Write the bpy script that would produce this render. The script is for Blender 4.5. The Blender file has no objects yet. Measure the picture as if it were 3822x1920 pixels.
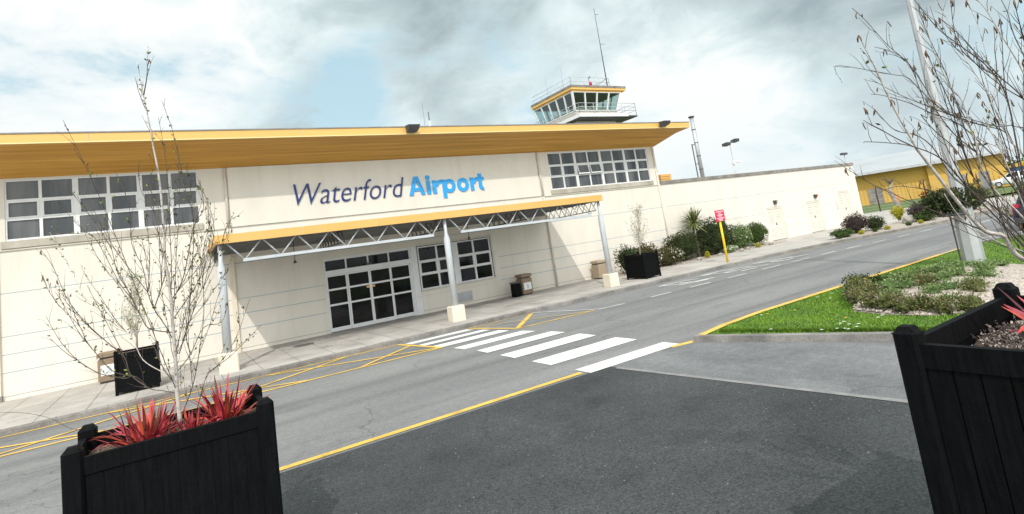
import bpy, math, random
from mathutils import Vector, Matrix, noise
rad = math.radians
scene = bpy.context.scene
col = scene.collection

# ------------------------------------------------------------------ camera
cam_d = bpy.data.cameras.new("camera")
cam = bpy.data.objects.new("camera", cam_d)
col.objects.link(cam)
cam_d.sensor_width = 36.0
cam_d.lens = 19.3747
cam_d.shift_y = -0.0843
cam_d.clip_start = 0.05
cam_d.clip_end = 6000
_r = Vector((0.84888, -0.507905, -0.146408)); _u = Vector((0.058085, -0.185671, 0.980894)); _w = Vector((0.525384, 0.841165, 0.12811))
M = Matrix(((_r.x, _u.x, -_w.x, 0.0), (_r.y, _u.y, -_w.y, -21.3793), (_r.z, _u.z, -_w.z, 2.28374), (0, 0, 0, 1)))
cam.matrix_world = M
scene.camera = cam

# ------------------------------------------------------------------ light: sun, sky with cloud, exposure
SUN_DIR = Vector((0.49, 0.90, -1.0)).normalized()          # the way the light travels
sun_d = bpy.data.lights.new("sun", 'SUN'); sun_d.energy = 2.15; sun_d.angle = rad(0.6); sun_d.color = (1.0, 0.955, 0.88)
sun = bpy.data.objects.new("sun", sun_d); col.objects.link(sun)
sun.rotation_euler = SUN_DIR.to_track_quat('-Z', 'Y').to_euler()
SUN_EL = math.asin(-SUN_DIR.z); SUN_AZ = math.atan2(-SUN_DIR.x, -SUN_DIR.y)

world = bpy.data.worlds.new("World"); scene.world = world; world.use_nodes = True
nt = world.node_tree; N = nt.nodes; L = nt.links; N.clear()
def nd(t, **k):
    n = N.new(t)
    for a, b in k.items(): setattr(n, a, b)
    return n
def vmath(op, a, b=None):
    n = nd('ShaderNodeVectorMath', operation=op)
    for i, x in enumerate((a, b)):
        if x is None: continue
        if isinstance(x, tuple): n.inputs[i].default_value = x
        else: L.new(x, n.inputs[i])
    return n
def fmath(op, a, b=None, c=None, clamp=False):
    n = nd('ShaderNodeMath', operation=op); n.use_clamp = clamp
    for i, x in enumerate((a, b, c)):
        if x is None: continue
        if isinstance(x, (int, float)): n.inputs[i].default_value = x
        else: L.new(x, n.inputs[i])
    return n.outputs[0]
def wramp(fac, stops):
    n = nd('ShaderNodeValToRGB'); e = n.color_ramp.elements
    while len(e) < len(stops): e.new(0.5)
    for i, (p, c) in enumerate(stops):
        e[i].position = p; e[i].color = (c, c, c, 1) if isinstance(c, (int, float)) else (*c, 1)
    L.new(fac, n.inputs[0]); return n.outputs[0]
def mixc(f, a, b):
    n = nd('ShaderNodeMix', data_type='RGBA')
    if isinstance(f, (int, float)): n.inputs[0].default_value = f
    else: L.new(f, n.inputs[0])
    for i, x in ((6, a), (7, b)):
        if isinstance(x, tuple): n.inputs[i].default_value = (*x, 1)
        else: L.new(x, n.inputs[i])
    return n.outputs[2]
sky = nd('ShaderNodeTexSky', sky_type='NISHITA'); sky.sun_disc = False
sky.sun_elevation = SUN_EL; sky.sun_rotation = SUN_AZ; sky.air_density = 1.0; sky.dust_density = 1.6; sky.ozone_density = 1.2
tc = nd('ShaderNodeTexCoord')
dirv = tc.outputs['Generated']
sep = nd('ShaderNodeSeparateXYZ'); L.new(dirv, sep.inputs[0])
zz = fmath('ADD', fmath('MAXIMUM', sep.outputs[2], 0.0), 0.22)
pl = nd('ShaderNodeCombineXYZ')
L.new(fmath('DIVIDE', sep.outputs[0], zz), pl.inputs[0]); L.new(fmath('DIVIDE', sep.outputs[1], zz), pl.inputs[1])
def cloud(scale, off, detail, rough=0.55, dist=0.3):
    v = vmath('ADD', pl.outputs[0], off).outputs[0]
    n = nd('ShaderNodeTexNoise'); n.inputs['Scale'].default_value = scale; n.inputs['Detail'].default_value = detail
    n.inputs['Roughness'].default_value = rough; n.inputs['Distortion'].default_value = dist
    L.new(v, n.inputs['Vector']); return n.outputs[0]
def lobe(d, w):                                             # a soft region of the sky round one direction
    v = Vector(d).normalized()
    dp = vmath('DOT_PRODUCT', dirv, tuple(v)).outputs['Value']
    return fmath('MULTIPLY', fmath('SUBTRACT', dp, 1.0 - w), 1.0 / w, clamp=True)
SKY_LOBES = [((0.53, 0.761, 0.375), 0.03, 0.16), ((0.47, 0.80, 0.37), 0.03, 0.06), ((0.90, 0.36, 0.30), 0.06, 0.22), ((0.86, 0.45, 0.27), 0.04, 0.12), ((0.768, 0.606, 0.20), 0.016, -0.26), ((0.83, 0.54, 0.16), 0.02, -0.14), ((0.857, 0.503, 0.13), 0.012, -0.10), ((-0.06, 0.94, 0.33), 0.035, -0.22), ((0.24, 0.9, 0.36), 0.015, 0.03), ((0.53, 0.76, 0.40), 0.06, 0.05), ((0.85, 0.45, 0.3), 0.08, 0.05)]
c1 = cloud(1.25, (3.1, 7.7, 0.4), 9, 0.56)
c2 = cloud(0.7, (9.2, 1.3, 2.0), 8, 0.55, 0.6)
n3_ = nd('ShaderNodeTexNoise'); n3_.inputs['Scale'].default_value = 5.5; n3_.inputs['Detail'].default_value = 9; n3_.inputs['Roughness'].default_value = 0.58; n3_.inputs['Distortion'].default_value = 0.35
L.new(vmath('MULTIPLY', vmath('ADD', dirv, (3.3, 1.7, 0.6)).outputs[0], (1.0, 1.0, 1.7)).outputs[0], n3_.inputs['Vector']); c3 = n3_.outputs[0]
cover = fmath('ADD', c1, fmath('MULTIPLY', fmath('SUBTRACT', c3, 0.5), 0.75))
cover = fmath('SUBTRACT', cover, fmath('MULTIPLY', lobe((0.25, 0.928, 0.276), 0.006), 0.20))
cover = fmath('ADD', cover, 0.14)
cmask = wramp(cover, [(0.40, 0.0), (0.50, 0.70), (0.60, 1.0)])
shade = fmath('ADD', c2, fmath('MULTIPLY', fmath('SUBTRACT', c3, 0.5), 1.05))
for d_, w_, k_ in SKY_LOBES: shade = fmath('ADD', shade, fmath('MULTIPLY', lobe(d_, w_), k_))
ccol = wramp(shade, [(0.34, (0.97, 0.98, 0.96)), (0.47, (0.76, 0.86, 0.87)), (0.60, (0.58, 0.69, 0.71)), (0.95, (0.30, 0.38, 0.41))])
bluesc = vmath('SCALE', sky.outputs[0]); bluesc.inputs['Scale'].default_value = 0.13
blue = mixc(0.7, bluesc.outputs[0], (0.54, 0.79, 0.86))
skyc = mixc(cmask, blue, ccol)
# haze towards the horizon
hz = wramp(sep.outputs[2], [(0.0, 0.75), (0.16, 0.22), (0.5, 0.0)])
skyc = mixc(hz, skyc, (0.72, 0.83, 0.87))
# extra sky glow added round the sun, behind the camera, to lift shaded walls
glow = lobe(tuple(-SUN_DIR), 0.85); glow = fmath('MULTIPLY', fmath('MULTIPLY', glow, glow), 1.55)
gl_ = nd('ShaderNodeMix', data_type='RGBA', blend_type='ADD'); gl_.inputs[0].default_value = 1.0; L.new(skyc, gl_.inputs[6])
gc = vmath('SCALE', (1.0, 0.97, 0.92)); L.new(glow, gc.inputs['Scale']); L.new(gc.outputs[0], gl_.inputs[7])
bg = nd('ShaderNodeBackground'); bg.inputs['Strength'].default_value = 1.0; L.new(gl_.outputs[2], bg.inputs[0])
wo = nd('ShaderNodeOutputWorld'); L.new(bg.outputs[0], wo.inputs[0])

scene.view_settings.view_transform = 'Standard'
scene.view_settings.look = 'None'
scene.view_settings.exposure = 0.10
scene.view_settings.gamma = 1.0
scene.render.engine = 'CYCLES'
scene.cycles.max_bounces = 8
scene.cycles.transparent_max_bounces = 12

# ------------------------------------------------------------------ materials
def mat(name, c, rough=0.6, c2=None, scale=3.0, detail=6, metal=0.0, bump=0.0, bscale=60.0, spec=0.5, stretch=None, lo=0.35, hi=0.65, fleck=None, grain=None, chips=None, streak=None, cracks=None):
    m = bpy.data.materials.new(name); m.use_nodes = True
    t = m.node_tree; b = t.nodes['Principled BSDF']
    b.inputs['Roughness'].default_value = rough; b.inputs['Metallic'].default_value = metal
    b.inputs['Specular IOR Level'].default_value = spec
    b.inputs['Base Color'].default_value = (*c, 1)
    tcn = t.nodes.new('ShaderNodeTexCoord'); v = tcn.outputs['Object']
    if stretch:
        mp = t.nodes.new('ShaderNodeMapping'); mp.inputs['Scale'].default_value = stretch
        t.links.new(v, mp.inputs[0]); v = mp.outputs[0]
    out = None
    if c2:
        n = t.nodes.new('ShaderNodeTexNoise'); n.inputs['Scale'].default_value = scale; n.inputs['Detail'].default_value = detail
        n.inputs['Roughness'].default_value = 0.6
        t.links.new(v, n.inputs['Vector'])
        r = t.nodes.new('ShaderNodeValToRGB'); r.color_ramp.elements[0].position = lo; r.color_ramp.elements[1].position = hi
        r.color_ramp.elements[0].color = (*c, 1); r.color_ramp.elements[1].color = (*c2, 1)
        t.links.new(n.outputs[0], r.inputs[0]); out = r.outputs[0]
    if fleck:                                               # (colour, scale, lo, hi)
        fc, fs, fl, fh = fleck
        n = t.nodes.new('ShaderNodeTexNoise'); n.inputs['Scale'].default_value = fs; n.inputs['Detail'].default_value = 3
        t.links.new(tcn.outputs['Object'], n.inputs['Vector'])
        r = t.nodes.new('ShaderNodeValToRGB'); r.color_ramp.elements[0].position = fl; r.color_ramp.elements[1].position = fh
        r.color_ramp.elements[0].color = (0, 0, 0, 1); r.color_ramp.elements[1].color = (1, 1, 1, 1)
        t.links.new(n.outputs[0], r.inputs[0])
        x = t.nodes.new('ShaderNodeMix'); x.data_type = 'RGBA'
        t.links.new(r.outputs[0], x.inputs[0])
        if out: t.links.new(out, x.inputs[6])
        else: x.inputs[6].default_value = (*c, 1)
        x.inputs[7].default_value = (*fc, 1); out = x.outputs[2]
    def mulc(src, fac):
        x = t.nodes.new('ShaderNodeMix'); x.data_type = 'RGBA'; x.blend_type = 'MULTIPLY'; x.inputs[0].default_value = 1.0
        if src: t.links.new(src, x.inputs[6])
        else: x.inputs[6].default_value = (*c, 1)
        t.links.new(fac, x.inputs[7]); return x.outputs[2]
    for gsc, amt in (grain or ()):                          # aggregate grain: brightness varies stone by stone
        n = t.nodes.new('ShaderNodeTexNoise'); n.inputs['Scale'].default_value = gsc; n.inputs['Detail'].default_value = 2; n.inputs['Roughness'].default_value = 0.7
        t.links.new(tcn.outputs['Object'], n.inputs['Vector'])
        mr = t.nodes.new('ShaderNodeMapRange'); mr.inputs[1].default_value = 0.3; mr.inputs[2].default_value = 0.7; mr.inputs[3].default_value = 1 - amt; mr.inputs[4].default_value = 1 + amt
        t.links.new(n.outputs[0], mr.inputs[0]); out = mulc(out, mr.outputs[0])
    for (sv, amt, lo_, hi_) in (streak or ()):              # long streaks: rain runs, tyre wear, brush marks
        mp = t.nodes.new('ShaderNodeMapping'); mp.inputs['Scale'].default_value = sv; t.links.new(tcn.outputs['Object'], mp.inputs[0])
        n = t.nodes.new('ShaderNodeTexNoise'); n.inputs['Scale'].default_value = 1.0; n.inputs['Detail'].default_value = 6; n.inputs['Roughness'].default_value = 0.6
        t.links.new(mp.outputs[0], n.inputs['Vector'])
        mr = t.nodes.new('ShaderNodeMapRange'); mr.inputs[1].default_value = lo_; mr.inputs[2].default_value = hi_; mr.inputs[3].default_value = 1.0; mr.inputs[4].default_value = 1 - amt
        t.links.new(n.outputs[0], mr.inputs[0]); out = mulc(out, mr.outputs[0])
    if cracks:                                              # hairline cracks along wandering cell borders, broken up by noise
        ksc, kw, kd = cracks
        nz = t.nodes.new('ShaderNodeTexNoise'); nz.inputs['Scale'].default_value = 1.3; nz.inputs['Detail'].default_value = 5; t.links.new(tcn.outputs['Object'], nz.inputs['Vector'])
        va = t.nodes.new('ShaderNodeVectorMath'); va.operation = 'ADD'; t.links.new(tcn.outputs['Object'], va.inputs[0]); t.links.new(nz.outputs['Color'], va.inputs[1])
        vo = t.nodes.new('ShaderNodeTexVoronoi'); vo.feature = 'DISTANCE_TO_EDGE'; vo.inputs['Scale'].default_value = ksc; t.links.new(va.outputs[0], vo.inputs['Vector'])
        mr = t.nodes.new('ShaderNodeMapRange'); mr.inputs[1].default_value = 0.0; mr.inputs[2].default_value = kw; mr.inputs[3].default_value = kd; mr.inputs[4].default_value = 1.0; t.links.new(vo.outputs['Distance'], mr.inputs[0])
        n3 = t.nodes.new('ShaderNodeTexNoise'); n3.inputs['Scale'].default_value = 0.35; t.links.new(tcn.outputs['Object'], n3.inputs['Vector'])
        m3 = t.nodes.new('ShaderNodeMapRange'); m3.inputs[1].default_value = 0.48; m3.inputs[2].default_value = 0.54; t.links.new(n3.outputs[0], m3.inputs[0])
        x = t.nodes.new('ShaderNodeMix'); x.data_type = 'FLOAT'; t.links.new(m3.outputs[0], x.inputs[0]); x.inputs[2].default_value = 1.0; t.links.new(mr.outputs[0], x.inputs[3]); out = mulc(out, x.outputs[0])
    if chips:                                               # scattered pale chips of stone: (colour, cells per metre, size)
        cc, cs, cr = chips
        n = t.nodes.new('ShaderNodeTexVoronoi'); n.inputs['Scale'].default_value = cs; t.links.new(tcn.outputs['Object'], n.inputs['Vector'])
        lt = t.nodes.new('ShaderNodeMath'); lt.operation = 'LESS_THAN'; lt.inputs[1].default_value = cr; t.links.new(n.outputs['Distance'], lt.inputs[0])
        sp_ = t.nodes.new('ShaderNodeSeparateColor'); t.links.new(n.outputs['Color'], sp_.inputs[0])
        g2 = t.nodes.new('ShaderNodeMath'); g2.operation = 'GREATER_THAN'; g2.inputs[1].default_value = 0.72; t.links.new(sp_.outputs[0], g2.inputs[0])
        m2 = t.nodes.new('ShaderNodeMath'); m2.operation = 'MULTIPLY'; t.links.new(lt.outputs[0], m2.inputs[0]); t.links.new(g2.outputs[0], m2.inputs[1])
        x = t.nodes.new('ShaderNodeMix'); x.data_type = 'RGBA'; t.links.new(m2.outputs[0], x.inputs[0]); t.links.new(out, x.inputs[6]); x.inputs[7].default_value = (*cc, 1); out = x.outputs[2]
    if out: t.links.new(out, b.inputs['Base Color'])
    if bump:
        n = t.nodes.new('ShaderNodeTexNoise'); n.inputs['Scale'].default_value = bscale; n.inputs['Detail'].default_value = 4
        t.links.new(tcn.outputs['Object'], n.inputs['Vector'])
        bp = t.nodes.new('ShaderNodeBump'); bp.inputs['Strength'].default_value = bump; bp.inputs['Distance'].default_value = 0.01
        t.links.new(n.outputs[0], bp.inputs['Height']); t.links.new(bp.outputs[0], b.inputs['Normal'])
    return m
def glass_mat(name, tint, trans):
    m = bpy.data.materials.new(name); m.use_nodes = True
    t = m.node_tree; t.nodes.clear()
    o = t.nodes.new('ShaderNodeOutputMaterial'); a = t.nodes.new('ShaderNodeBsdfTransparent'); g = t.nodes.new('ShaderNodeBsdfGlossy')
    a.inputs[0].default_value = (*tint, 1); g.inputs['Roughness'].default_value = 0.02
    x = t.nodes.new('ShaderNodeMixShader'); x.inputs[0].default_value = 1 - trans
    t.links.new(a.outputs[0], x.inputs[1]); t.links.new(g.outputs[0], x.inputs[2]); t.links.new(x.outputs[0], o.inputs[0])
    return m
MT = {}
MT['render'] = mat('cream_render', (0.765, 0.72, 0.645), 0.85, (0.705, 0.66, 0.585), 1.0, 8, stretch=(1.3, 1.3, 0.35), bump=0.25, bscale=45, spec=0.2, lo=0.4, hi=0.75, streak=(((5, 5, .16), .07, .54, .74), ((1.2, 1.2, .9), .06, .58, .72)))
MT['groove'] = mat('blue_groove', (0.33, 0.42, 0.48), 0.7)
MT['shadowgap'] = mat('dark_joint', (0.20, 0.185, 0.17), 0.8)
MT['trim'] = mat('cream_trim', (0.70, 0.66, 0.58), 0.7, (0.60, 0.56, 0.49), 2.0)
MT['sill'] = mat('stained_sill', (0.55, 0.51, 0.44), 0.8, (0.34, 0.31, 0.26), 1.6, 8, stretch=(1, 1, 0.4))
MT['white'] = mat('white_frame', (0.78, 0.79, 0.80), 0.4, (0.72, 0.73, 0.74), 4.0)
MT['pane'] = mat('dark_glass', (0.05, 0.058, 0.066), 0.06, (0.13, 0.135, 0.14), 1.0, 5, spec=0.5, stretch=(1.6, 1, .18), lo=.42, hi=.62)
MT['pane_d'] = mat('door_glass', (0.004, 0.004, 0.005), 0.05, (0.016, 0.016, 0.018), 1.3, 4, spec=0.22)
MT['fascia'] = mat('yellow_fascia', (0.80, 0.485, 0.15), 0.5, (0.76, 0.45, 0.13), 0.8, stretch=(0.3, 1, 3))
MT['fasciaedge'] = mat('yellow_drip_edge', (0.85, 0.68, 0.32), 0.5)
MT['soffit'] = mat('timber_soffit', (0.74, 0.40, 0.075), 0.55, (0.52, 0.25, 0.04), 1.0, 8, stretch=(0.22, 9, 9))
MT['rooftop'] = mat('grey_roof_edge', (0.20, 0.20, 0.20), 0.7, (0.28, 0.28, 0.28), 2.0)
MT['coping'] = mat('weathered_coping', (0.30, 0.275, 0.25), 0.9, (0.17, 0.155, 0.14), 1.8, 8)
MT['steel'] = mat('grey_steel_paint', (0.56, 0.59, 0.62), 0.35, (0.49, 0.52, 0.55), 3.0)
MT['galv'] = mat('galvanised_steel', (0.52, 0.53, 0.55), 0.4, (0.42, 0.43, 0.45), 2.2, metal=0.35)
MT['darkmetal'] = mat('dark_metal', (0.05, 0.05, 0.055), 0.5, (0.08, 0.08, 0.085), 6)
MT['canopydeck'] = mat('canopy_underside', (0.20, 0.20, 0.20), 0.8, (0.27, 0.265, 0.26), 1.5)
MT['canopyfascia'] = mat('orange_fascia', (0.76, 0.455, 0.15), 0.5, (0.71, 0.41, 0.115), 0.5)
MT['block'] = mat('cream_block', (0.78, 0.70, 0.58), 0.8, (0.70, 0.62, 0.50), 3.0, bump=0.15)
MT['navy'] = mat('navy_letters', (0.012, 0.03, 0.16), 0.35)
MT['azure'] = mat('azure_letters', (0.03, 0.36, 0.80), 0.45)
MT['door'] = mat('cream_door_paint', (0.76, 0.71, 0.62), 0.6, (0.72, 0.67, 0.58), 3.0)
MT['black'] = mat('black_timber', (0.0012, 0.0014, 0.0018), 0.7, (0.0045, 0.005, 0.006), 5.0, 8, bump=0.3, bscale=22, stretch=(9, 9, 0.8), spec=0.12)
MT['soil'] = mat('bark_mulch', (0.05, 0.035, 0.028), 0.95, (0.17, 0.12, 0.09), 30, 5, bump=0.9, bscale=45)
MT['road'] = mat('road_asphalt', (0.185, 0.188, 0.190), 0.85, (0.250, 0.252, 0.250), 0.45, 9, bump=0.5, bscale=140, stretch=(0.22, 1, 1), grain=((42, .24), (9, .10)), streak=(((.06, 1.4, 1), .24, .46, .66), ((.9, 1.2, 1), .16, .58, .72)), cracks=(.28, .006, .62), spec=0.25)
MT['tar'] = mat('dark_asphalt', (0.050, 0.054, 0.057), 0.9, (0.071, 0.075, 0.078), 0.7, 9, bump=1.0, bscale=70, grain=((48, .55), (150, .35)), chips=((0.30, 0.30, 0.29), 11, 0.085), streak=(((1.1, 1.1, 1), .24, .55, .70), ((.3, .5, 1), .18, .5, .65)), cracks=(.22, .004, .72), spec=0.3)
MT['apron'] = mat('worn_asphalt', (0.165, 0.170, 0.177), 0.85, (0.215, 0.22, 0.225), 0.9, 9, bump=0.5, bscale=140, grain=((45, .28), (8, .12)), streak=(((1.0, .16, 1), .25, .45, .66), ((.8, .8, 1), .20, .55, .7)), cracks=(.35, .005, .65), spec=0.25)
MT['pave'] = mat('concrete_paving', (0.52, 0.49, 0.455), 0.9, (0.39, 0.37, 0.345), 0.9, 9, bump=0.3, bscale=80, fleck=((0.26, 0.25, 0.235), 24, 0.58, 0.75), spec=0.2, streak=(((.5, 1.2, 1), .25, .5, .68),), cracks=(.5, .006, .6))
MT['joint'] = mat('paving_joint', (0.12, 0.115, 0.105), 0.95)
MT['kerb'] = mat('concrete_kerb', (0.29, 0.275, 0.26), 0.9, (0.155, 0.147, 0.14), 1.6, 9, bump=0.4, bscale=70, spec=0.2, grain=((30, .2),))
MT['strip'] = mat('concrete_strip', (0.27, 0.265, 0.265), 0.9, (0.20, 0.197, 0.197), 6, bump=0.3)
MT['linew'] = mat('white_road_paint', (0.84, 0.84, 0.80), 0.7, (0.74, 0.74, 0.70), 1.2, 9, fleck=((0.42, 0.42, 0.41), 30, 0.57, 0.76), streak=(((.25, 5, 1), .28, .55, .72), ((2.5, 2.5, 1), .2, .58, .7)))
MT['linew2'] = mat('worn_white_paint', (0.62, 0.62, 0.60), 0.8, (0.40, 0.41, 0.41), 2.5, 9)
MT['liney'] = mat('yellow_road_paint', (0.82, 0.53, 0.10), 0.7, (0.72, 0.45, 0.09), 2.0, 9, fleck=((0.34, 0.27, 0.15), 32, 0.56, 0.74), streak=(((1.5, 1.5, 1), .35, .5, .68),))
MT['liney2'] = mat('worn_yellow_paint', (0.60, 0.45, 0.18), 0.8, (0.42, 0.35, 0.20), 2.5, 9)
MT['lawn'] = mat('lawn_soil', (0.060, 0.125, 0.012), 0.95, (0.10, 0.18, 0.02), 3.0, 8)
MT['field'] = mat('field_grass', (0.07, 0.11, 0.035), 0.95, (0.11, 0.15, 0.05), 0.08, 8)
MT['gravel'] = mat('pale_gravel', (0.58, 0.51, 0.45), 0.95, (0.22, 0.18, 0.16), 19, 5, bump=1.0, bscale=55)
MT['peb'] = [mat('pale_pebble', (0.66, 0.57, 0.49), 0.9), mat('tan_pebble', (0.50, 0.42, 0.35), 0.9), mat('grey_pebble', (0.24, 0.21, 0.19), 0.9)]
MT['blade'] = [mat('grass_blade', (0.12, 0.25, 0.015), 0.7), mat('grass_blade_light', (0.20, 0.33, 0.03), 0.7), mat('grass_blade_dark', (0.06, 0.13, 0.012), 0.7)]
MT['bark'] = mat('birch_bark', (0.58, 0.54, 0.49), 0.7, (0.26, 0.21, 0.18), 14, 6, stretch=(1, 1, 3.5), lo=0.5, hi=0.72)
MT['bark2'] = mat('brown_bark', (0.055, 0.038, 0.032), 0.8, (0.115, 0.088, 0.074), 20, 6, stretch=(1, 1, 2))
MT['twig'] = mat('dark_twig', (0.045, 0.028, 0.026), 0.8, (0.13, 0.10, 0.09), 18)
MT['catkin'] = mat('brown_catkin', (0.11, 0.065, 0.04), 0.9, (0.17, 0.11, 0.06), 60)
MT['leafy'] = [mat('young_leaf', (0.10, 0.13, 0.028), 0.6), mat('young_leaf_dark', (0.05, 0.06, 0.016), 0.6), mat('young_leaf_bright', (0.21, 0.25, 0.045), 0.6)]
MT['heather'] = [mat('dry_heather', (0.20, 0.16, 0.14), 0.8), mat('pale_heather', (0.42, 0.36, 0.33), 0.8), mat('dark_heather', (0.09, 0.06, 0.055), 0.8)]
MT['red'] = [mat('scarlet_blade', (0.66, 0.09, 0.05), 0.38, (0.42, 0.04, 0.04), 9), mat('red_blade', (0.55, 0.05, 0.07), 0.4, (0.22, 0.015, 0.03), 9, spec=0.5), mat('pink_blade', (0.68, 0.11, 0.17), 0.4, (0.40, 0.04, 0.06), 9), mat('orange_blade', (0.58, 0.09, 0.04), 0.4, (0.40, 0.06, 0.03), 9), mat('maroon_blade', (0.13, 0.014, 0.025), 0.45), mat('crimson_blade', (0.40, 0.03, 0.07), 0.4, (0.62, 0.10, 0.12), 14), mat('bronze_blade', (0.20, 0.05, 0.03), 0.5)]
def greens(n, a, b, c): return [mat(n + '_leaf', a, 0.75, spec=0.2), mat(n + '_leaf_light', b, 0.75, spec=0.2), mat(n + '_leaf_dark', c, 0.8, spec=0.15)]
MT['g_dark'] = greens('dark_shrub', (0.045, 0.062, 0.022), (0.075, 0.095, 0.035), (0.022, 0.031, 0.012))
MT['g_olive'] = greens('olive_shrub', (0.085, 0.085, 0.03), (0.13, 0.12, 0.05), (0.045, 0.04, 0.018))
MT['g_mid'] = greens('mid_shrub', (0.06, 0.10, 0.025), (0.11, 0.17, 0.045), (0.03, 0.05, 0.014))
MT['g_light'] = greens('light_shrub', (0.14, 0.20, 0.07), (0.24, 0.30, 0.13), (0.07, 0.11, 0.035))
MT['g_purple'] = greens('purple_shrub', (0.07, 0.05, 0.045), (0.11, 0.085, 0.07), (0.03, 0.022, 0.022))
MT['g_yellow'] = greens('golden_shrub', (0.40, 0.36, 0.03), (0.55, 0.48, 0.05), (0.20, 0.20, 0.02))
MT['g_sage'] = greens('sage_plant', (0.17, 0.25, 0.09), (0.26, 0.33, 0.14), (0.09, 0.14, 0.05))
MT['g_heath'] = greens('heath_plant', (0.16, 0.19, 0.065), (0.24, 0.20, 0.10), (0.09, 0.10, 0.035))
MT['petal'] = mat('white_petal', (0.85, 0.85, 0.82), 0.6)
MT['petaly'] = mat('yellow_petal', (0.80, 0.50, 0.02), 0.6)
MT['palm'] = [mat('palm_leaf', (0.13, 0.16, 0.045), 0.5), mat('palm_leaf_light', (0.30, 0.32, 0.13), 0.5), mat('palm_leaf_dark', (0.045, 0.06, 0.02), 0.5)]
MT['signred'] = mat('red_sign_face', (0.80, 0.025, 0.10), 0.45)
MT['signtext'] = mat('white_sign_text', (0.85, 0.80, 0.80), 0.5)
MT['signpost'] = mat('yellow_post', (0.86, 0.56, 0.01), 0.45)
MT['pebbledash'] = mat('brown_pebbledash', (0.33, 0.25, 0.17), 0.95, (0.17, 0.12, 0.08), 40, 5, bump=0.6, bscale=60)
MT['pebbledash2'] = mat('tan_pebbledash', (0.44, 0.35, 0.25), 0.95, (0.28, 0.22, 0.15), 40, 5, bump=0.6, bscale=60)
MT['hangar'] = mat('ochre_cladding', (0.63, 0.40, 0.08), 0.6, (0.56, 0.345, 0.065), 0.5)
MT['hangarroof'] = mat('pale_roof_sheet', (0.42, 0.44, 0.46), 0.5, (0.36, 0.38, 0.40), 0.3)
MT['blue'] = mat('blue_shutter', (0.02, 0.16, 0.45), 0.5)
MT['carw'] = mat('white_car_paint', (0.80, 0.81, 0.82), 0.25)
MT['card'] = mat('dark_car_paint', (0.016, 0.022, 0.05), 0.2)
MT['tyre'] = mat('tyre_rubber', (0.02, 0.02, 0.02), 0.85)
MT['lampred'] = mat('red_lamp_lens', (0.55, 0.01, 0.05), 0.2)
MT['orange'] = mat('orange_plastic', (0.80, 0.10, 0.01), 0.5)
MT['rock'] = mat('grey_rock', (0.36, 0.33, 0.30), 0.9, (0.22, 0.20, 0.18), 5, bump=0.6, bscale=15)
MT['towerglass'] = glass_mat('tower_glass', (0.62, 0.76, 0.75), 0.86)
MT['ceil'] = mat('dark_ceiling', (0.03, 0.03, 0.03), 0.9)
MT['cover'] = mat('iron_cover', (0.09, 0.085, 0.08), 0.7, (0.14, 0.13, 0.12), 30)

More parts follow.
